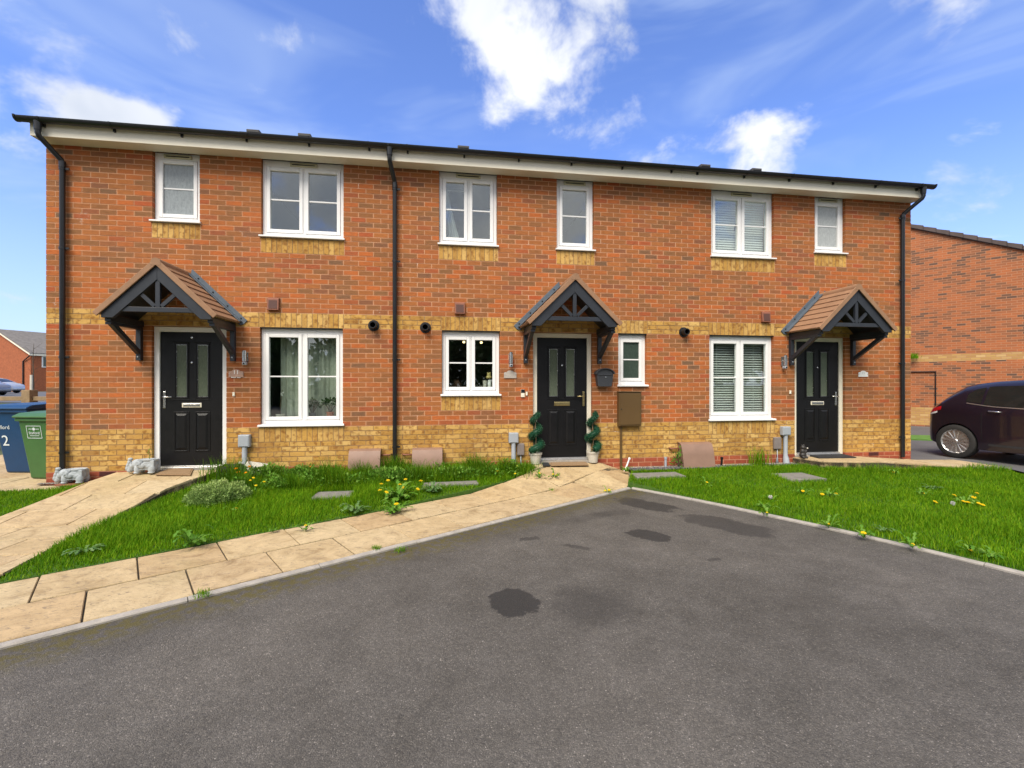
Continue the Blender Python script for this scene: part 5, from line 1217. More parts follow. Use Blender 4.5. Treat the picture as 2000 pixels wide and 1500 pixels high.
# ------------------------------------------------------------------ wheelie bins
def wheelie(px, Z, label, col, w, d, h, rot, txt):
    b = W(px, Z, .135); t = thing('wheelie_bin', label, 'bin', tuple(b), rot, 'wheelie bins beside the left house')
    M_B = pm('bin_plastic_' + txt[0], col, .45, var=.10, scale=5); M_BT = pm('bin_print', (.62, .68, .70), .6)
    m = MB(); w0, d0 = w * .80, d * .68
    m.add([(-w0 / 2, -d0 / 2 + .04, .0), (w0 / 2, -d0 / 2 + .04, .0), (w0 / 2, d0 / 2, .0), (-w0 / 2, d0 / 2, .0), (-w / 2, -d / 2, h - .10), (w / 2, -d / 2, h - .10), (w / 2, d / 2, h - .10), (-w / 2, d / 2, h - .10)], [(0, 3, 2, 1), (4, 5, 6, 7), (0, 1, 5, 4), (1, 2, 6, 5), (2, 3, 7, 6), (3, 0, 4, 7)])
    m.build('body', M_B, t, world=False, bevel=.03)
    m = MB(); m.box(-w / 2 - .02, w / 2 + .02, -d / 2 - .025, d / 2 + .02, h - .125, h - .075); m.build('rim', M_B, t, world=False, bevel=.012)
    m = MB(); m.prism([(-d / 2 - .05, h - .074), (-d / 2 - .05, h - .045), (-d / 2 + .04, h - .005), (0, h + .012), (d / 2 - .03, h + .012), (d / 2 + .05, h - .02), (d / 2 + .05, h - .074)], 'x', -w / 2 - .035, w / 2 + .035); m.build('lid', M_B, t, world=False, bevel=.014)
    m = MB(); m.tube([(-w / 2 + .05, d / 2 + .085, h - .06), (w / 2 - .05, d / 2 + .085, h - .06)], .016, 8); m.box(-w / 2 + .05, -w / 2 + .08, d / 2, d / 2 + .09, h - .075, h - .045); m.box(w / 2 - .08, w / 2 - .05, d / 2, d / 2 + .09, h - .075, h - .045); m.build('handle', M_B, t, world=False)
    for s in (-1, 1):
        m = MB(); m.M = Matrix.Translation((s * (w0 / 2 + .005), d0 / 2 + .02, .10)) @ Matrix.Rotation(R(90), 4, 'Y'); m.lathe([(.03, -.022), (.095, -.022), (.10, -.012), (.10, .012), (.095, .022), (.03, .022)], 22); m.build('wheel', M_BLK, t, world=False, smooth='auto')
    # print on the front face, which leans back towards its foot
    tl = math.atan2((d - d0) / 2 - .04 + .0, h - .10)
    def face(x, z, off=.004): 
        f = z / (h - .10); return Matrix.Translation((x, (-d0 / 2 + .04) * (1 - f) + (-d / 2) * f - off, z)) @ Matrix.Rotation(R(90) + math.atan2(d / 2 - d0 / 2 + .04, h - .1), 4, 'X')
    for s, size, x, z in txt[1]: text(s, size, M_BT, t, face(x, z))
    if txt[2]:
        x_, z_, ww, hh = txt[2]; m = MB(); m.M = face(x_, z_)
        ring2 = [(-ww / 2, -hh / 2, ww / 2, -hh / 2 + .007), (-ww / 2, hh / 2 - .007, ww / 2, hh / 2), (-ww / 2, -hh / 2 + .0072, -ww / 2 + .007, hh / 2 - .0072), (ww / 2 - .007, -hh / 2 + .0072, ww / 2, hh / 2 - .0072)]
        for a, c, b_, d_ in ring2: m.box(a, b_, c, d_, -.001, .001)
        m.build('label_border', M_BT, t, world=False)
        m = MB(); m.M = face(x_, z_ + .045); m.lathe([(.008, -.001), (.022, -.001), (.022, .001), (.008, .001)], 18); m.box(-.085, -.028, -.004, .004, -.001, .001).box(.028, .085, -.004, .004, -.001, .001); m.build('emblem', M_BT, t, world=False)
        m = MB(); m.M = face(x_, z_ - .055); m.box(-.075, .075, -.003, .003, -.001, .001); m.build('underline', M_BT, t, world=False)
wheelie(104, 6.98, 'green wheelie bin against the house corner', (.045, .13, .035), .50, .56, 1.00, R(-14), ('green', [('Stafford', .056, -.0, .70)], (-.0, .715, .24, .19)))
wheelie(66, 7.5, 'blue wheelie bin with white number left of the green bin', (.004, .045, .13), .58, .72, 1.10, R(-10), ('blue', [('Stafford', .085, -.17, .74), ('12', .24, -.20, .52)], None))

# ------------------------------------------------------------------ timber fence, stake
Zf = 10.4; t = thing('timber_fence', 'low timber post and rail fence beyond the bins', 'fence', tuple(W(58, Zf, .0)), -TH)
def fl(px, z): p = W(px, Zf, z); return p
for px in (58, -95):
    p = fl(px, 0); q = WM[t].inverted() @ Vector(p); MB().box(q.x - .095, q.x + .095, -.095, .095, 0, 1.425).build('post', M_WOOD, t, world=False, bevel=.008)
for z in (1.18, .96):
    a = WM[t].inverted() @ Vector(fl(-160, 0)); b = WM[t].inverted() @ Vector(fl(135, 0)); c = WM[t].inverted() @ Vector(fl(58, 0))
    for u, v in ((a.x, c.x - .097), (c.x + .097, b.x)): MB().box(u, v, -.03, .03, z, z + .095).build('rail', M_WOOD, t, world=False, bevel=.005)
ps = W(61, 17.0); zt_ = terr(ps[0], ps[1]); t = thing('tree_stake', 'slim pale stake with a sapling standing behind the fence post', 'stake', (ps[0], ps[1], zt_))
MB().tube([(0, 0, 0), (.01, 0, 1.9 - zt_)], .045, 8).build('stake', M_BOARD, t, world=False)
m = MB(); m.tube([(.05, .03, 0), (.06, .03, 1.4), (.03, .03, 2.4), (.07, .02, 3.0)], [.02, .018, .012, .005], 6)
for k in range(9): z = 1.5 + k * .16; a = k * 2.4; m.tube([(.05, .03, z), (.05 + .25 * math.cos(a), .03 + .25 * math.sin(a), z + .25)], [.006, .002], 5)
m.build('sapling', M_BARK, t, world=False)

# ------------------------------------------------------------------ cars
M_TYRE = pm('tyre', (.022, .021, .020), .8, var=.15, scale=20); M_RIM = pm('alloy', (.62, .61, .60), .28, metal=.85, var=.05); M_CGL = glassmat('car_glass', 1.9, (.12, .12, .115)); M_TRIM = pm('bright_trim', (.60, .60, .60), .22, metal=.9)
M_RED_L = pm('tail_lamp_red', (.42, .006, .012), .2, var=.1, coat=.6); M_LAMPW = pm('lamp_clear', (.72, .72, .74), .15, var=.05, coat=.5); M_CARIN = pm('car_interior', (.02, .02, .02), .8)
LC, HWC = 3.97, .87
TOPP = [(0, .60), (.02, .72), (.08, .86), (.16, .96), (.24, 1.02), (.33, 1.12), (.46, 1.24), (.60, 1.345), (.74, 1.385), (1.0, 1.425), (1.4, 1.455), (1.8, 1.46), (2.15, 1.43), (2.45, 1.35), (2.75, 1.20), (3.05, 1.03), (3.2, .98), (3.5, .91), (3.75, .82), (3.9, .70), (3.97, .58)]
def ztop(x): return float(np.interp(x, [p[0] for p in TOPP], [p[1] for p in TOPP]))
def zbot(x): return float(np.interp(x, [0, .05, .25, .9, 3.2, 3.8, 3.97], [.42, .30, .24, .20, .20, .24, .36]))
def cw(x, z, zt):
    e = abs(x - LC / 2) / (LC / 2); plan = HWC * (1 - .15 * e ** 6 - .16 * max(0, (e - .90) / .10) ** 2)
    w = plan * (1 - .035 * max(0, (.55 - z) / .35) ** 2)
    if z > .93: w = plan * (1 - .33 * ((z - .93) / .53) ** 1.15)
    rz = max(0, (z - (zt - .09)) / .09); return w * (1 - .10 * min(1, rz) ** 2)
def car(label, loc, rot, paint, zoff=0., detail=True, name='parked_car', group='parked cars'):
    t = thing(name, label, 'car', loc, rot, group)
    m = MB(); xs_ = sorted(set([p[0] for p in TOPP] + list(np.linspace(.02, 3.95, 34)))); n = 12
    for x in xs_:
        zt, zb = ztop(x), zbot(x); pts = []
        for k in range(n + 1): z = zb + (zt - zb) * (k / n); pts.append((x, cw(x, z, zt), z))
        wt = cw(x, zt, zt)
        top = [(x, wt * (1 - f), zt + .022 * (1 - (1 - f) ** 2) * (1 if 0.3 < x < 3.6 else .4)) for f in (.35, .7, 1.)]
        full = pts + top + [(a, -b, c) for a, b, c in top[:-1][::-1]] + [(a, -b, c) for a, b, c in pts[::-1]]
        m.v += [Vector(q) for q in full]
    R_ = len(full)
    for i in range(len(xs_) - 1):
        for k in range(R_): m.f.append((i * R_ + k, i * R_ + (k + 1) % R_, (i + 1) * R_ + (k + 1) % R_, (i + 1) * R_ + k)); m.rnd.append(0)
    m.f.append(list(range(R_))[::-1]); m.f.append([(len(xs_) - 1) * R_ + k for k in range(R_)]); m.rnd += [0, 0]
    WX = (.56, 3.10)
    body = m.build('body', paint, t, world=False, smooth=True)
    c = MB()
    for x in WX:
        for s in (-1, 1): c.lathe([(.345, s * .52), (.345, s * 1.1)], 28, (x, 0, .31), 'y')
    co = c.build('cut', paint)
    co.matrix_world = WM[t]; md = body.modifiers.new('bool', 'BOOLEAN'); md.object = co; md.operation = 'DIFFERENCE'; md.solver = 'EXACT'
    bpy.context.view_layer.update(); bake(body); bpy.data.objects.remove(co)
    body.data.polygons.foreach_set('use_smooth', [True] * len(body.data.polygons))
    es = body.modifiers.new('e', 'EDGE_SPLIT'); es.split_angle = R(38)
    # glass, set a few millimetres proud of the shell
    def side(name, mt, s, x0, x1, lo, hi, off=.005, nn=10):
        q = MB(); us = np.linspace(x0, x1, nn); vs_ = np.linspace(0, 1, 6)
        def fn(u, v): z = lo(u) + (hi(u) - lo(u)) * v; return (u, s * (cw(u, z, ztop(u)) + off), z)
        q.grid(fn, us, vs_); return q.build(name, mt, t, world=False, smooth=True)
    belt = lambda x: np.interp(x, [.5, .75, 1.1, 2.9], [1.10, 1.045, 1.00, .93])
    roofl = lambda x: min(ztop(x) - .075, np.interp(x, [.66, .8, 1.0, 1.8, 2.2, 2.95], [1.16, 1.29, 1.345, 1.375, 1.35, 1.0]))
    for s in (-1, 1):
        side('quarter_glass', M_CGL2, s, .70, .93, lambda x: belt(x) + .012, lambda x: max(belt(x) + .015, roofl(x)))
        side('door_glass', M_CGL2, s, .97, 1.78, belt, roofl); side('front_door_glass', M_CGL2, s, 1.86, 2.85, belt, lambda x: max(belt(x) + .005, roofl(x)))
        if detail:
            side('window_trim', M_TRIM, s, .72, 2.85, lambda x: belt(x) - .022, lambda x: belt(x) - .006, .007, 16)
            side('door_seam', M_DARK, s, .955, .962, lambda x: .36, lambda x: belt(x) - .03, .002, 2); side('door_seam', M_DARK, s, 1.815, 1.822, lambda x: .30, lambda x: belt(x) - .03, .002, 2)
            for xh in (1.05, 1.95): MB().tube([(xh, s * (HWC + .006), .90), (xh + .03, s * (HWC + .028), .905), (xh + .15, s * (HWC + .028), .90), (xh + .18, s * (HWC + .006), .895)], .011, 6).build('door_handle', M_TRIM, t, world=False, smooth=True)
        side('tail_lamp', M_RED_L, s, .055, .33, lambda x: np.interp(x, [.05, .33], [.80, .90]), lambda x: np.interp(x, [.05, .12, .33], [.83, .90, .965]), .008)
        if detail: side('reflector', M_LAMPW, s, .06, .26, lambda x: np.interp(x, [.05, .30], [.765, .85]), lambda x: np.interp(x, [.05, .30], [.795, .885]), .007)
        side('head_lamp', M_LAMPW, s, 3.45, 3.86, lambda x: ztop(x) - .17, lambda x: ztop(x) - .06, .006)
        MB().add([(2.70, s * .86, .98), (2.84, s * .88, .97), (2.84, s * 1.02, .99), (2.70, s * 1.03, 1.0), (2.71, s * .87, 1.08), (2.80, s * .88, 1.07), (2.80, s * 1.0, 1.09), (2.71, s * 1.01, 1.09)], [(0, 3, 2, 1), (4, 5, 6, 7), (0, 1, 5, 4), (1, 2, 6, 5), (2, 3, 7, 6), (3, 0, 4, 7)]).build('door_mirror', paint, t, world=False, bevel=.02)
    def topg(name, x0, x1, f):
        q = MB(); q.grid(lambda u, v: (u, v * cw(u, ztop(u), ztop(u)) * f, ztop(u) + .006 + .022 * (1 - abs(v * f)) ** 1 * 1.0), np.linspace(x0, x1, 8), np.linspace(-1, 1, 9)); q.build(name, M_CGL2, t, world=False, smooth=True)
    topg('rear_screen', .30, .57, .84); topg('windscreen', 2.35, 3.02, .88)
    for x in WX:
        for s in (-1, 1):
            yc = s * .775; r = .312
            q = MB(); q.lathe([(.215, yc - s * .10), (.29, yc - s * .105), (.308, yc - s * .085), (r, yc - s * .04), (r, yc + s * .05), (.306, yc + s * .078), (.285, yc + s * .092), (.222, yc + s * .088), (.215, yc + s * .05)], 36, (x, 0, r), 'y'); wh = q.build('wheel', M_TYRE, t, world=False, smooth='auto')
            q = MB(); q.lathe([(.205, yc + s * .06), (.221, yc + s * .082), (.222, yc + s * .070), (.21, yc - s * .06)], 36, (x, 0, r), 'y'); q.build('rim', M_RIM, wh, world=False, smooth='auto')
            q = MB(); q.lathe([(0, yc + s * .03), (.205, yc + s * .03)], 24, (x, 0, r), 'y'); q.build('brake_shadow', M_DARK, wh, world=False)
            q = MB(); q.lathe([(0, yc + s * .080), (.03, yc + s * .080), (.045, yc + s * .066), (.045, yc + s * .035)], 16, (x, 0, r), 'y'); q.build('hub', M_RIM, wh, world=False)
            for k in range(15 if detail else 8):
                a = 2 * math.pi * k / (15 if detail else 8) + .1; q = MB(); w_ = .0085 if detail else .016
                d = Vector((math.cos(a), 0, math.sin(a))); n_ = Vector((-math.sin(a), 0, math.cos(a))); c0 = Vector((x, 0, r))
                p4 = [c0 + d * .03 + n_ * w_ * .7, c0 + d * .208 + n_ * w_ * 1.4, c0 + d * .208 - n_ * w_ * 1.4, c0 + d * .03 - n_ * w_ * .7]
                q.add([(p.x, yc + s * .072, p.z) for p in p4] + [(p.x, yc + s * .045, p.z) for p in p4], [(0, 1, 2, 3), (7, 6, 5, 4), (0, 4, 5, 1), (1, 5, 6, 2), (2, 6, 7, 3), (3, 7, 4, 0)]); q.build('spoke', M_RIM, wh, world=False)
    if detail:
        MB().tube([(1.42, 0, ztop(1.42)), (1.12, 0, ztop(1.42) + .22)], [.006, .003], 6).build('aerial', M_BLK, t, world=False)
        side('sill_strip', M_TRIM2, -1, 1.05, 2.75, lambda x: .285, lambda x: .325, .004)
    return t
M_CGL2 = pm('tinted_car_glass', (.012, .013, .012), .06, var=.2, coat=.4); M_TRIM2 = pm('sill_plastic', (.03, .03, .034), .45)
def carpaint(name, col, rough=.28):
    m, t = newmat(name); pos = t.new('ShaderNodeNewGeometry').outputs['Position']
    c = t.ramp(t.noise(pos, 1.6, 4), [(.3, tuple(a * .9 for a in col)), (.7, tuple(a * 1.1 for a in col))])
    p = t.new('ShaderNodeBsdfPrincipled', Base__Color=c, Metallic=.35, Roughness=rough); p.inputs['Coat Weight'].default_value = .7; p.inputs['Coat Roughness'].default_value = .06
    t.new('ShaderNodeOutputMaterial', Surface=p.outputs[0]); return m
wp = W(1866, 9.0)      # rear wheel contact
ca_ = R(-82); fwd = np.array([math.cos(ca_), math.sin(ca_)]); lft = np.array([-fwd[1], fwd[0]])
CS = 1.05; o_ = wp[:2] - fwd * .56 * CS + lft * .84 * CS
cc_ = car('dark purple hatchback parked at the right edge', (o_[0], o_[1], .102), ca_, carpaint('aubergine_paint', (.016, .010, .020))); cc_.scale = (CS, CS, CS)
for px, Z, col, label, r_, pn in [(-95, 35.5, (.22, .22, .24), 'silver grey car beyond the fence with its nose to the right', -TH, 'silver_paint'), (-55, 43.0, (.50, .51, .53), 'white car half hidden behind the silver grey car', -TH + .12, 'white_car_paint'), (-190, 31.5, (.42, .45, .50), 'pale car bonnet in front of the silver grey car', -TH - .05, 'pale_blue_paint')]:
    p = W(px, Z); p[2] = terr(p[0], p[1]) + .035; car(label, tuple(p), r_, carpaint(pn, col), detail=False, name='parked_car', group='cars in the far car park')
# ------------------------------------------------------------------ things seen through the glass
def curtain(x0, x1, z0, z1, y, label, n=40, amp=.025, mt=None, gather=None):
    t = thing('curtain', label, 'curtain', ((x0 + x1) / 2, y, z0)); m = MB()
    def fn(u, v):
        xa = x0 + (x1 - x0) * u
        if gather: xa = gather(u, v)
        return (xa, y + amp * math.sin(u * n * .9) + amp * .4 * math.sin(u * n * 2.3 + 1), z0 + (z1 - z0) * v)
    m.grid(fn, np.linspace(0, 1, 90), np.linspace(0, 1, 10)); o = m.build('cloth', mt or M_CURT, t, smooth=True)
    sd = o.modifiers.new('s', 'SOLIDIFY'); sd.thickness = .004
    MB().tube([(x0 - .05, y, z1 + .01), (x1 + .05, y, z1 + .01)], .010, 8).build('rail', M_UPVC, t)
curtain(3.02, 4.02, 1.0, 2.36, .34, 'sheer grey-green curtain inside the left living room window')
M_SHEER = pm('white_sheer', (.66, .68, .68), .9, var=.05)
curtain(5.60, 5.95, zc(49) + .08, 4.80, .34, 'white curtain drawn aside in the middle upper window', 26, .02, M_SHEER, lambda u, v: 5.60 + (.06 + .16 * (1 - v) ** 1.3) * u + .07 * (1 - v))
def blind(w, label, tilt):
    x0, x1, z0, z1 = w['x0'] + .06, w['x1'] - .06, zc(w['k0']) + .10, min(zc(w['k1']), 4.98) - .10
    t = thing('venetian_blind', label, 'blind', ((x0 + x1) / 2, .22, z0)); z = z0 + .02; k = 0
    while z < z1 - .02:
        m = MB(); m.M = Matrix.Translation((0, .22, z)) @ Matrix.Rotation(tilt, 4, 'X'); m.box(x0, x1, -.024, .024, -.0012, .0012); m.build('slat', M_BLIND, t); z += .043
    MB().box(x0, x1, .19, .25, z1 - .02, z1 + .03).build('head_rail', M_BLIND, t)
    for f in (.18, .82): x = x0 + (x1 - x0) * f; MB().box(x - .002, x + .002, .192, .195, z0, z1 - .021).build('ladder_cord', M_BLIND, t)
blind(WIN[9], 'white venetian blind in the right living room window, slats open', R(30)); blind(WIN[4], 'white venetian blind in the right upper window, slats closed', R(62))
# window plants
def rnd_leaf_plant(t, c, r, n, size, mt, z0):
    p = rng.normal(size=(n, 3)); p /= np.linalg.norm(p, axis=1)[:, None]; p[:, 2] = abs(p[:, 2]); q = np.array(c) + p * r * rng.uniform(.35, 1, n)[:, None] ** .6
    return mesh_obj('foliage', leaf_cloud(q, p, size, rng.uniform(0, 1, n), 1.6), mt, t)
def houseplant(x, y, z, label, pr, ph, pc, kind):
    t = thing('house_plant', label, 'plant', (x, y, z)); MB().lathe([(pr * .75, 0), (pr, ph), (pr * 1.06, ph), (pr * 1.06, ph + .012), (pr * .9, ph + .012), (pr * .88, ph - .01), (0.005, ph - .01)], 20).build('pot', pc, t, world=False, smooth='auto')
    if kind == 'stick':
        MB().tube([(0, 0, ph - .01), (.01, 0, .25), (.035, 0, .46)], [.009, .008, .004], 8).build('stem', M_BARK, t, world=False, smooth=True)
        for k, (dx, dz) in enumerate(((.03, .38), (.045, .42), (.02, .40))): blob([((dx, 0, dz), (.014, .01, .012), (0, 0, 0))], .004, M_WHITE, 'flower', t, 1)
    else:
        m = MB()
        for a in range(5): m.tube([(0, 0, ph - .01), (.05 * math.cos(a * 1.3), .03 * math.sin(a * 1.3), ph + .08), (.10 * math.cos(a * 1.3), .05 * math.sin(a * 1.3), ph + .15)], [.010, .008, .005], 6)
        m.build('stem', M_BARK, t, world=False, smooth=True); rnd_leaf_plant(t, (0, 0, ph + .11), np.array([.14, .08, .11]), 110, .05, M_TREE, 0)
zs = zc(11) + .10
M_TP = pm('terracotta_pot', (.34, .11, .06), .75); M_GP = pm('slate_pot', (.06, .07, .085), .6)
MB().box(2.86, 4.02, .131, .33, zs - .04, zs - .002).build('window_board', M_UPVC, WIN[6]['o']); MB().box(5.58, 6.48, .131, .33, zc(17) + .06, zc(17) + .098).build('window_board', M_UPVC, WIN[7]['o'])
MB().box(7.47, 8.07, .131, .33, zc(49) + .06, zc(49) + .098).build('window_board', M_UPVC, WIN[3]['o'])
houseplant(P(547, 800, .22)[0], .22, zs, 'tall bare stem in a cream pot inside the left living room window', .065, .07, M_POT, 'stick')
houseplant(P(610, 800, .22)[0], .22, zs, 'leafy plant in a grey pot inside the left living room window', .055, .09, M_GP, 'leaf'); houseplant(P(645, 800, .22)[0], .22, zs, 'leafy plant in a terracotta pot inside the left living room window', .058, .10, M_TP, 'leaf')
xk = P(953, 770, .2)[0]; zk = zc(17) + .099
t = thing('vase', 'white vase on the kitchen window board', 'vase', (xk + .03, .22, zk)); MB().lathe([(.030, 0), (.034, .17), (.030, .172), (.028, .01)], 18).build('body', M_WHITE, t, world=False, smooth='auto')
t = thing('paper_cup', 'flared pale cup left of the white vase on the kitchen window board', 'cup', (xk - .05, .23, zk)); MB().lathe([(.020, 0), (.040, .16), (.036, .16), (.018, .008)], 18).build('body', M_BOARD, t, world=False, smooth='auto')
t = thing('toy_figure', 'small yellow ornament above the white vase in the kitchen window', 'ornament', (xk + .02, .24, zk + .185))
M_YTOY = pm('yellow_toy', (.62, .50, .20), .6); blob([((0, 0, .03), (.05, .04, .035), (0, 0, 0)), ((.0, 0, .075), (.034, .03, .032), (0, 0, 0)), ((-.022, 0, .105), (.011, .01, .013), (0, 0, 0)), ((.022, 0, .105), (.011, .01, .013), (0, 0, 0))], .005, M_YTOY, 'body', t, 2)
MB().box(-.06, .06, -.05, .06, -.012, -.001).build('stand', M_DARK, t, world=False)
t = thing('shelf', 'dark shelf carrying the yellow ornament in the kitchen window', 'shelf', (xk, .30, zk)); MB().box(-.05, .08, .0, .05, 0, .170).build('upright', M_DARK, t, world=False)
for px, py in ((906, 668), (940, 669)):
    d = ray(px, py); q = CAM + d * ((1.9 - CAM[1]) / d[1])
    t = thing('ceiling_lamp', 'lit lamp seen in the %s pane of the kitchen window' % ('left' if px < 920 else 'right'), 'lamp', tuple(q), 0, 'lit kitchen lamps')
    MB().lathe([(0, -.026), (.022, -.016), (.028, 0), (.022, .016), (0.001, .026)], 16).build('bulb', M_BULB, t, world=False, smooth=True); MB().tube([(0, 0, .03), (0, 0, 2.498 - q[2])], .012, 8).build('stem', M_CHROME, t, world=False)
# bear-like white ornament on the upper middle sill
xo = P(1127, 470, .22)[0]; t = thing('sill_ornament', 'crumpled white ornament in the narrow middle upper window', 'ornament', (xo, .23, zc(49) + .099)); blob([((0, 0, .03), (.07, .04, .03), (0, 0, 0)), ((-.03, 0, .05), (.035, .03, .03), (0, .4, 0)), ((.035, 0, .055), (.03, .03, .03), (0, 0, 0)), ((.06, 0, .03), (.03, .03, .03), (0, 0, 0))], .007, M_WHITE, 'body', t, 1)
# person in the kitchen
M_SKIN = pm('skin', (.40, .22, .15), .55, var=.08, scale=14); M_TOP = pm('dark_jacket', (.020, .022, .030), .85, var=.2); M_HAIR = pm('brown_hair', (.06, .035, .022), .7, var=.2, scale=40); M_SHIRT = pm('pale_shirt', (.50, .55, .62), .8)
q = P(892, 760, .75); t = thing('person', 'person in a dark jacket seated inside the kitchen window', 'person', (q[0], .75, 1.05), R(10))
blob([((0, 0, .10), (.20, .12, .18), (0, 0, 0)), ((0, .0, .27), (.205, .105, .10), (0, 0, 0)), ((-.19, 0, .24), (.065, .065, .075), (0, 0, 0)), ((.19, 0, .24), (.065, .065, .075), (0, 0, 0)), ((-.22, -.03, .10), (.052, .055, .15), (.2, 0, 0)), ((.22, -.03, .10), (.052, .055, .15), (.2, 0, 0)), ((0, 0, .37), (.05, .052, .06), (0, 0, 0)), ((0, 0, .36), (.10, .07, .03), (0, 0, 0))], .012, M_TOP, 'body', t, 3)
blob([((0, -.005, .49), (.072, .085, .105), (0, 0, 0)), ((0, -.02, .44), (.052, .06, .055), (0, 0, 0)), ((0, -.09, .475), (.012, .018, .022), (0, 0, 0)), ((-.076, .005, .48), (.010, .018, .028), (0, 0, 0)), ((.076, .005, .48), (.010, .018, .028), (0, 0, 0)), ((0, 0, .40), (.045, .045, .06), (0, 0, 0)), ((-.028, -.082, .505), (.018, .008, .007), (0, 0, 0)), ((.028, -.082, .505), (.018, .008, .007), (0, 0, 0)), ((0, -.082, .43), (.025, .008, .007), (0, 0, 0))], .006, M_SKIN, 'head', t, 2)
blob([((0, .022, .535), (.080, .085, .080), (0, 0, 0)), ((0, .055, .48), (.075, .055, .085), (0, 0, 0))], .009, M_HAIR, 'hair', t, 2)
MB().add([(-.03, -.125, .32), (0, -.13, .20), (.03, -.125, .32), (0, -.10, .35)], [(0, 1, 2, 3)]).build('shirt_front', M_SHIRT, t, world=False, fix=False)

# ------------------------------------------------------------------ gravel
def stones(name, poly, n, z, s, cols, label):
    P_ = np.array(poly); lo, hi = P_.min(0), P_.max(0); pts = rng.uniform(lo, hi, (n * 3, 2)); pts = pts[inpoly(pts, poly)][:n]
    base = np.array([(0, 0, 1), (1, 0, 0), (0, 1, 0), (-1, 0, 0), (0, -1, 0), (0, 0, -1)], float); tri = np.array([(0, 1, 2), (0, 2, 3), (0, 3, 4), (0, 4, 1), (5, 2, 1), (5, 3, 2), (5, 4, 3), (5, 1, 4)])
    N = len(pts); a = rng.uniform(0, 6.28, N); sc = s * rng.uniform(.5, 1.4, (N, 3)) * np.array([1, 1, .55])
    v = base[None] * sc[:, None]; ca, sa = np.cos(a), np.sin(a); x = v[..., 0] * ca[:, None] - v[..., 1] * sa[:, None]; y = v[..., 0] * sa[:, None] + v[..., 1] * ca[:, None]
    V = np.stack([x + pts[:, 0:1], y + pts[:, 1:2], v[..., 2] + z + rng.uniform(0, s * .5, N)[:, None]], -1).reshape(-1, 3)
    T3 = (tri[None] + 6 * np.arange(N)[:, None, None]).reshape(-1, 3)
    o = mesh_obj(name, fast_mesh(V, np.zeros((0, 4), int), np.repeat(rng.uniform(0, 1, N), 8), T3), cols); tag(o, label, 'gravel', None, 'stuff')
M_GRAV = leafmat('gravel_stone', (.09, .085, .09), (.30, .27, .25), (.52, .46, .42), rough=.9, trans=0.)
M_SLATE = leafmat('slate_chip', (.05, .05, .065), (.10, .095, .115), (.17, .16, .18), rough=.8, trans=0.)
stones('gravel', [(8.63, -.02), (8.64, -.13), (11.80, -.12), (11.80, -.02)], 2600, .14, .014, M_GRAV, 'pale gravel along the foot of the wall'); stones('slate_chippings', [(8.64, -.12), (8.66, -.33), (9.6, -.27), (11.8, -.23), (11.8, -.10)], 2600, .14, .018, M_SLATE, 'dark slate chippings between gravel and lawn')
stones('gravel', [(-.04, -.035), (.80, -.035), (.62, -.11), (-.04, -.11)], 500, .158, .010, M_GRAV, 'gravel in the corner by the left downpipe')

# ------------------------------------------------------------------ grass
def blades(pts, h, w, lean, zf, rn):
    n = len(pts); a = rng.uniform(0, 2 * math.pi, n); d = np.stack([np.cos(a), np.sin(a)], 1); s = np.stack([-d[:, 1], d[:, 0]], 1)
    z = np.array([zf(x, y) for x, y in pts]); le = (lean * rng.uniform(.2, 1.3, n) * h)[:, None]
    b0 = pts - s * w[:, None] / 2; b1 = pts + s * w[:, None] / 2; m0 = pts - s * w[:, None] * .4 + d * le * .35; m1 = pts + s * w[:, None] * .4 + d * le * .35; tp = pts + d * le
    zz = lambda q, k: np.concatenate([q, (z - .01 + h * k)[:, None]], 1)
    V = np.stack([zz(b0, 0), zz(b1, 0), zz(m1, .6), zz(m0, .6), zz(tp, 1)], 1).reshape(-1, 3); i = np.arange(n)[:, None] * 5
    return V, i + np.array([0, 1, 2, 3]), i + np.array([3, 2, 4]), rn
def lawn(name, label, poly, dens, hfun, mat, zf=hl, avoid=True, lean=.55, wd=.0048):
    P_ = np.array(poly); lo, hi = P_.min(0), P_.max(0); ar = (hi - lo).prod(); pts = rng.uniform(lo, hi, (int(ar * dens), 2)); pts = pts[inpoly(pts, poly)]
    # thin out with distance and where the camera cannot look
    v = np.c_[pts, np.zeros(len(pts))] - CAM; Z = v @ FW; X = v @ RT; ok = (Z > .5) & (abs(X / np.maximum(Z, .1)) < 1.22); pts = pts[ok]
    if avoid:
        for (cx_, cy_, a, b, r) in COVERS:
            ca, sa = math.cos(r), math.sin(r); dx, dy = pts[:, 0] - cx_, pts[:, 1] - cy_; u = dx * ca + dy * sa; w = -dx * sa + dy * ca
            pts = pts[~((abs(u) < a - .01) & (abs(w) < b - .01))]
    n = len(pts); h = np.array([hfun(x, y) for x, y in pts]) * rng.uniform(.55, 1.25, n)
    V, Q, T3, rn = blades(pts, h, wd * rng.uniform(.7, 1.4, n), lean, zf, rng.uniform(0, 1, n))
    o = mesh_obj(name, fast_mesh(V, Q, np.concatenate([rn, rn]), T3), mat); tag(o, label, 'grass', None, 'stuff'); return o
def vn(x, y, s=1.7, k=0.): return .5 + .25 * math.sin(x * s + 1.3 + k) * math.cos(y * s * 1.3 + .7 * x + k) + .25 * math.sin(x * s * 2.3 + y * s * 1.9 + 2.1 * k)
def hL(x, y):
    edge = min(1, max(0, ((np.array([x, y]) - o2) @ kn - 1.18) / .5))      # short beside the slab path
    return .028 + .055 * edge * (.4 + vn(x, y)) + .10 * sm((y + .95) / .8) * (.3 + vn(x, y, 3.1, 2.)) * sm((x - 2.3) / .5)
lawn('lawn_grass', 'short bright grass of the front lawn, rank towards the wall', LAWN_L, 9500, hL, M_GRASS)
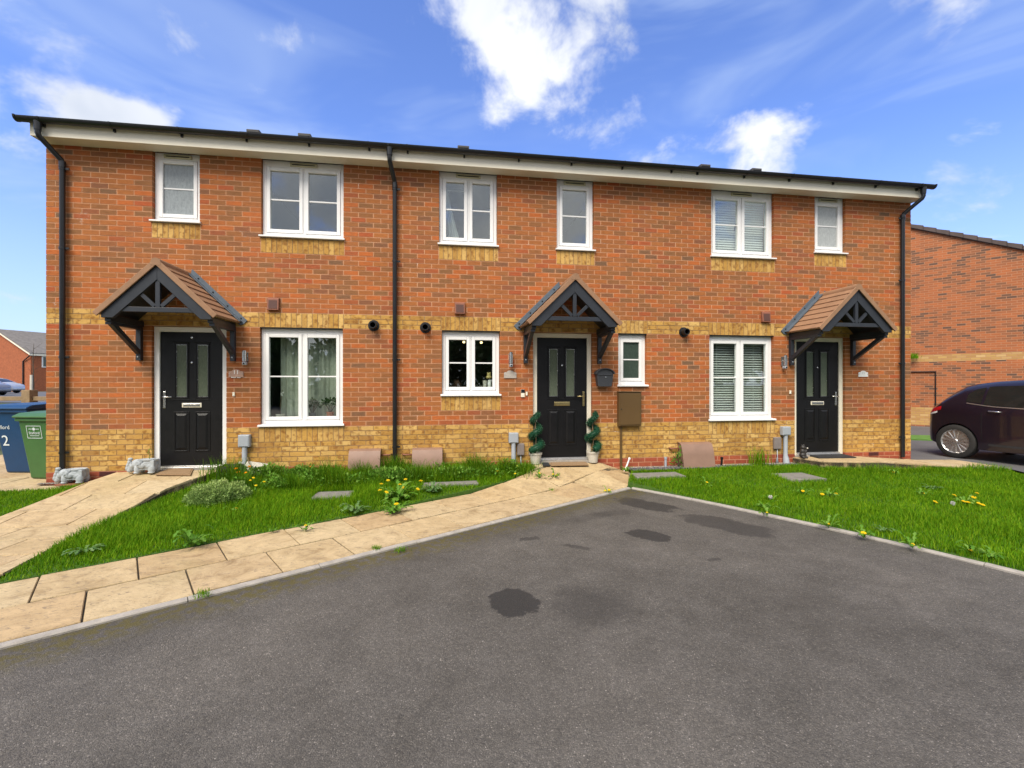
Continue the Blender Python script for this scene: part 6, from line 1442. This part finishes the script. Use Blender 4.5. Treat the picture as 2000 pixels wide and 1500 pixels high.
rank = [(2.42, -.10), (2.5, -.75), (3.6, -.85), (4.6, -.75), (5.4, -.62), (6.3, -.55), (7.0, -.30), (6.95, -.06)]
lawn('rank_grass', 'long dark grass in the bed below the left windows', rank, 5200, lambda x, y: .06 + .36 * vn(x, y, 4.6, 1.) ** 2, M_GRASSD, lean=.7, wd=.0055)
lawn('lawn_grass', 'sliver of grass between the side path and the bin yard', LAWN_S, 8500, lambda x, y: .035 + .03 * vn(x, y), M_GRASS)
lawn('lawn_grass', 'bright grass of the right lawn', LAWN_R, 7200, lambda x, y: .035 + .045 * vn(x, y), M_GRASS)
lawn('rank_grass', 'tufts of longer grass along the slate edge of the right lawn', [(8.7, -.36), (8.9, -.62), (10.2, -.60), (11.7, -.65), (11.75, -.24), (9.6, -.30)], 3000, lambda x, y: .04 + .05 * vn(x, y, 3.), M_GRASS, lean=.6)

lawn('rank_grass', 'fringe of longer grass along the front of the end path', [(11.95, -.56), (12.6, -.71), (15.15, -.86), (15.1, -1.02), (12.5, -.90), (11.9, -.72)], 5200, lambda x, y: .07 + .07 * vn(x, y, 3.), M_GRASS, lean=.6)
n = 9000; P_ = np.array(rank); pts = rng.uniform(P_.min(0), P_.max(0), (n * 2, 2)); pts = pts[inpoly(pts, rank)][:n]
k_ = np.array([vn(x, y, 5.2, 3.) for x, y in pts]); keep = rng.uniform(0, 1, len(pts)) < np.clip((k_ - .42) * 3.2, 0, 1); pts = pts[keep]; k_ = k_[keep]
c3 = np.c_[pts, np.array([hl(x, y) for x, y in pts]) + rng.uniform(.02, 1, len(pts)) * .24 * k_]
tag(mesh_obj('bed_weeds', leaf_cloud(c3, np.tile([0, -.3, .6], (len(c3), 1)), .042, rng.uniform(0, 1, len(c3)), 1.7), M_LEAF), 'leafy weeds mixed through the long grass below the left windows', 'weeds', None, 'stuff')
def tuft(name, label, px, py, r, n, h, zf=hl, mt=None, lean=.5, at=None, wd=.006):
    p = at if at is not None else on(px, py, zf); t = thing(name, label, 'grass tuft', (p[0], p[1], zf(p[0], p[1])))
    q = rng.normal(0, r, (n, 2)); V, Q, T3, rn = blades(q, h * rng.uniform(.5, 1.1, n), wd * rng.uniform(.7, 1.3, n), lean, lambda x, y: 0., rng.uniform(0, 1, n))
    mesh_obj('blade_clump', fast_mesh(V, Q, np.concatenate([rn, rn]), T3), mt or M_GRASS, t)
tuft('grass_tuft', 'tall loose grass tuft beside the dark square planter', 0, 0, .10, 150, .42, at=(2.40, -.34), lean=.6, wd=.008)
tuft('grass_tuft', 'dense dark grass tuft at the foot of the middle downpipe', 0, 0, .10, 420, .34, at=(4.86, -.14), mt=M_GRASSD, lean=.35)
tuft('grass_tuft', 'grass tuft growing in front of the right-hand gas box', 0, 0, .16, 260, .30, at=(5.35, -.30), mt=M_GRASSD, lean=.5)
tuft('grass_tuft', 'tall grass tuft around the middle cable box', 0, 0, .09, 200, .30, at=(6.55, -.20), lean=.5); tuft('grass_tuft', 'dense grass tuft left of the left topiary pot', 0, 0, .09, 260, .26, at=(6.88, -.34), mt=M_GRASSD, lean=.5)
tuft('grass_tuft', 'tall spiky tuft on the slate strip below the right living room window', 0, 0, .07, 110, .36, at=(10.98, -.24), lean=.5, wd=.010)
for px, py, lab in [(735, 1072, 'tiny grass tuft on the kerb joint, nearest the long slab row'), (782, 1074, 'tiny moss tuft against the kerb right of the other one'), (395, 1161, 'tiny tuft in a slab joint near the left end of the path'), (1078, 958, 'small weed tuft in the slabs before the topiary'), (1105, 955, 'small weed tuft mid path in front of the doormat')]:
    tuft('weed_tuft', lab, px, py, .028, 90, .045, hp2, M_GRASS, .8, wd=.004)

# ------------------------------------------------------------------ flowers and weeds
def disc_flower(m, c, r, tilt, az, n=26):
    Mx = Matrix.Translation(Vector(c)) @ Matrix.Rotation(az, 4, 'Z') @ Matrix.Rotation(tilt, 4, 'X')
    for ringk, (rr, zz, cnt) in enumerate(((r, 0, n), (r * .68, .004, n // 2), (r * .36, .008, n // 3))):
        for k in range(cnt):
            a = 2 * math.pi * k / cnt + ringk; w = rr * .16; d = Vector((math.cos(a), math.sin(a), 0)); s = Vector((-d.y, d.x, 0))
            q = [Vector((0, 0, zz + .001)), d * rr * .6 + s * w + Vector((0, 0, zz + .004)), d * rr + Vector((0, 0, zz)), d * rr * .6 - s * w + Vector((0, 0, zz + .004))]
            m.add([Mx @ v for v in q], [(0, 1, 2, 3)], .05 + .9 * random.random())
def toothed_leaf(m, base, az, L, w, rise, teeth=5):
    d = Vector((math.cos(az), math.sin(az), 0)); s = Vector((-d.y, d.x, 0)); base = Vector(base); r = .05 + .9 * random.random(); n = teeth * 2
    mid = []; ed = []
    for k in range(n + 1):
        f = k / n; z = rise * math.sin(f * 2.3) * L; c = base + d * L * f + Vector((0, 0, z)); ww = w * (.25 + .75 * math.sin(min(1, f * 1.15) * math.pi * .62)) * (1. if k % 2 else .28) * (0 if k == n else 1)
        mid.append(c); ed.append((c + s * ww + Vector((0, 0, .15 * ww)), c - s * ww + Vector((0, 0, .15 * ww))))
    for k in range(n): m.add([mid[k], ed[k][0], ed[k + 1][0], mid[k + 1]], [(0, 1, 2, 3)], r); m.add([mid[k], mid[k + 1], ed[k + 1][1], ed[k][1]], [(0, 1, 2, 3)], r)
def dandelion(label, heads, zf=hl, size=.021, leaves=9, seeds=(), leafL=.13, hh=.10, petal=None, name='dandelion', cat='dandelion', sp=(0, 0)):
    """heads: pixels of the flower heads; the plant stands under their mean"""
    H = [on(px, py, zf, hh * random.uniform(.75, 1.15)) for px, py in list(heads) + list(seeds)]; c = np.mean(H, axis=0); z0 = zf(c[0], c[1])
    t = thing(name, label, cat, (c[0], c[1], z0)); inv = WM[t].inverted()
    for i, h in enumerate(H):
        q = inv @ Vector(h); isd = i >= len(heads)
        m = MB(); m.tube([(q.x * .45, q.y * .45, -.01), (q.x * .7, q.y * .7, q.z * .55), (q.x, q.y, q.z - .004)], [.0032, .0028, .0026], 5); m.build('stem', M_LEAF, t, world=False)
        m = MB()
        if isd:
            n = 160; dd = rng.normal(size=(n, 3)); dd /= np.linalg.norm(dd, axis=1)[:, None]; mesh_obj('seed_head', leaf_cloud(np.array(q) + dd * .012, dd, .016, rng.uniform(0, 1, n)), M_SEED, t); continue
        disc_flower(m, q, size * random.uniform(.85, 1.15), random.uniform(.05, .55), random.uniform(-.8, .8)); m.build('flower_head', petal or M_PETAL, t, world=False, fix=False)
    m = MB()
    for k in range(leaves): toothed_leaf(m, (rng.normal(0, .012), rng.normal(0, .012), .0), k * 2.4 + random.random(), leafL * random.uniform(.6, 1.2), leafL * .13, random.uniform(.25, .9))
    if leaves: m.build('leaf_rosette', M_LEAF, t, world=False, fix=False)
GL = hl
dandelion('dandelion with four flowers behind the pale mounded shrub', [(495, 933), (489, 938), (516, 941), (500, 948)], hh=.16)
dandelion('single dandelion below the pale mounded shrub', [(461, 993)], hh=.07, leafL=.10)
dandelion('single dandelion at the lawn edge on the slab path', [(597, 1026)], hh=.05, leafL=.11)
dandelion('big flowering dandelion clump in front of the gas boxes', [(758, 938), (792, 936), (781, 946), (788, 952), (742, 957), (755, 961), (816, 955), (822, 939), (745, 945)], hh=.20, leaves=34, leafL=.24, size=.025)
dandelion('large low dandelion flower under the flowering clump', [(774, 984)], hh=.08, size=.032, leaves=16, leafL=.18)
dandelion('dandelion beside the middle cable box with two flowers', [(1010, 910), (1006, 925)], hh=.12); dandelion('dandelion between the cable box and the left topiary', [(972, 920)], hh=.12)
dandelion('dandelion near the inner corner of the path', [(1054, 924)], hh=.08); dandelion('low dandelion at the grass tip beside the door slabs', [(1080, 926), (1087, 928)], hh=.05)
dandelion('dandelion weed growing at the kerb beside the drive corner', [(1182, 958), (1190, 957)], hp2, hh=.03, leafL=.09)
dandelion('lone dandelion below the gravel strip gas box', [(1381, 942)], hh=.07); dandelion('dandelion in the right lawn just below the round edged cover', [(1568, 959)], hh=.06, size=.03); dandelion('dandelion pair right of the round edged cover', [(1606, 965), (1633, 964)], hh=.05, size=.026)
dandelion('white seed head standing alone in the right lawn', [], seeds=[(1505, 971)], hh=.07, leaves=4); dandelion('tiny dandelion low in the middle of the right lawn', [(1498, 1001)], hh=.04, leaves=5, size=.014)
dandelion('small dandelion near the right kerb, left of the others', [(1618, 1023)], hh=.04, size=.016); dandelion('bright dandelion close to the right kerb', [(1687, 1041)], hh=.05, size=.03); dandelion('lone dandelion in front of the end path', [(1745, 922)], hh=.06)
dandelion('dandelion left of the far right cluster', [(1803, 963)], hh=.06); dandelion('far right cluster of dandelions with a white seed head', [(1864, 967), (1827, 980), (1882, 979), (1891, 981), (1908, 963), (1912, 983), (1920, 986), (1902, 971)], hh=.06, size=.028, seeds=[(1861, 983)], leaves=14)
dandelion('flat dandelion by the kerb at the right, third of the row', [(1783, 1063)], hh=.03, size=.018); dandelion('dandelion nearest the right edge of the picture', [(1896, 1075)], hh=.04, size=.022)
dandelion('orange marigold clump by the leaning board', [(488, 911), (453, 919), (461, 915), (465, 922), (480, 923)], hh=.22, petal=M_ORANGE, leaves=0, size=.026, name='marigold', cat='flower'); dandelion('orange marigolds against the wall below the left living room window', [(598, 905), (606, 912), (584, 913)], hh=.16, petal=M_ORANGE, leaves=6, size=.024, name='marigold', cat='flower')
def bush(name, label, c, rad, n, size, mt, cat='plant', flat=1., stems=8):
    t = thing(name, label, cat, c); dd = rng.normal(size=(n, 3)); dd /= np.linalg.norm(dd, axis=1)[:, None]; dd[:, 2] = abs(dd[:, 2])
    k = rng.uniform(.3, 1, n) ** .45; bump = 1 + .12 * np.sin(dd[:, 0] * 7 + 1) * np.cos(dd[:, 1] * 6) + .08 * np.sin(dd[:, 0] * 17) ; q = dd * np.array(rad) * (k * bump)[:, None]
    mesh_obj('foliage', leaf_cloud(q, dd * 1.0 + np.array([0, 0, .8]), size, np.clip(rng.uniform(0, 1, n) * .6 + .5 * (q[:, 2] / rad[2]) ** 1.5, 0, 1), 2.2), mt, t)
    m = MB()
    for s in range(stems): a = s * 2.4; m.tube([(0, 0, 0), (rad[0] * .35 * math.cos(a), rad[1] * .35 * math.sin(a), rad[2] * .4), (rad[0] * .7 * math.cos(a), rad[1] * .7 * math.sin(a), rad[2] * .65)], [.005, .004, .002], 5)
    m.build('stem', M_BARK, t, world=False)
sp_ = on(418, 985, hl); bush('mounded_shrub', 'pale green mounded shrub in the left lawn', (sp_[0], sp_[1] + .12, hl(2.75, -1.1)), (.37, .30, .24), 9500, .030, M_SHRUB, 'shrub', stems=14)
bush('leafy_plant', 'leafy plant in front of the leaning board', (2.78, -.36, hl(2.8, -.36)), (.16, .12, .27), 110, .07, M_LEAF2); bush('leafy_plant', 'low dark leafy plant right of the leaning board', (3.05, -.22, hl(3, -.2)), (.30, .14, .22), 900, .045, M_LEAF); bush('leafy_plant', 'low leafy weeds below the left living room window', (3.62, -.25, hl(3.6, -.2)), (.45, .15, .20), 1000, .045, M_LEAF)
bush('leafy_plant', 'broad leaved weeds in front of the left gas box', (4.85, -.50, hl(4.8, -.5)), (.50, .18, .17), 700, .065, M_LEAF); bush('leafy_plant', 'broad leaved weeds below the right-hand gas box', (5.75, -.42, hl(5.7, -.4)), (.60, .16, .15), 800, .055, M_LEAF); bush('leafy_plant', 'dark climbing weed beside the gravel strip gas box', (9.55, -.12, .135), (.14, .07, .30), 90, .06, M_LEAF); bush('leafy_plant', 'grassy weeds left of the middle cable box', (6.25, -.25, hl(6.2, -.2)), (.22, .12, .20), 340, .05, M_LEAF)
def rosette(label, px, py, L, n, mt, zf=hl, rise=.55):
    p = on(px, py, zf); t = thing('broadleaf_weed', label, 'weed', (p[0], p[1], zf(p[0], p[1]))); m = MB()
    n = int(n * 1.9); L *= .82
    for k in range(n): toothed_leaf(m, (0, 0, .005), k * 2.4 + random.random() * .6, L * random.uniform(.55, 1.15), L * .12, rise * random.uniform(.4, 1.4), 6)
    m.build('leaf_rosette', mt, t, world=False, fix=False)
rosette('jagged weed at the lawn edge above the slab path', 375, 1068, .20, 13, M_LEAF, rise=.8); rosette('flat dark weed in the left corner of the lawn', 165, 1082, .17, 16, M_LEAF2, rise=.35); rosette('grey green weed on the path edge left of the big clump', 695, 1002, .20, 18, M_LEAF2, rise=.5); rosette('grey green weed on the path edge right of the big clump', 845, 962, .20, 18, M_LEAF2, rise=.5)
rosette('weed below the dandelion clump spilling on the slabs', 765, 1003, .16, 16, M_LEAF, rise=.5); rosette('small weed at the lawn edge left of the path dandelion', 533, 1040, .08, 9, M_LEAF); rosette('pale weed near the middle of the right lawn', 1490, 992, .13, 12, M_LEAF, rise=.4); rosette('dark weed in the right lawn before the far right cluster', 1820, 955, .16, 16, M_LEAF2, rise=.3); rosette('weed at the right kerb near the picture edge', 1935, 1090, .14, 14, M_LEAF, rise=.4); rosette('weed by the right kerb beside the bright dandelion', 1725, 1040, .12, 10, M_LEAF2, rise=.5); rosette('weed at the tip of the right lawn by the drive corner', 1222, 922, .14, 12, M_LEAF)
tuft('wall_plant', 'small green shoot on the far gable beside the house corner', 0, 0, .08, 60, .22, zf=lambda x, y: 2.45, at=tuple(W(1783, 15.75)[:2]), wd=.02)

# ------------------------------------------------------------------ tree belt behind the photographer, seen only as reflections
n = 50000; cen = np.array([(x, -31 + 5 * math.sin(x * .7), 3.4 + 1.8 * math.sin(x * 1.9)) for x in np.arange(-34, 50, 3.4)]); idx = rng.integers(0, len(cen), n); dd = rng.normal(size=(n, 3)); dd /= np.linalg.norm(dd, axis=1)[:, None]
pts = cen[idx] + dd * np.array([2.7, 2.3, 3.4]) * (rng.uniform(0, 1, n) ** .5)[:, None]; pts[:, 2] = np.maximum(pts[:, 2], .1)
tag(mesh_obj('tree_belt', leaf_cloud(pts, dd, .62, rng.uniform(0, 1, n)), M_TREE), 'dark tree belt mirrored in the ground floor windows', 'trees', None, 'stuff')
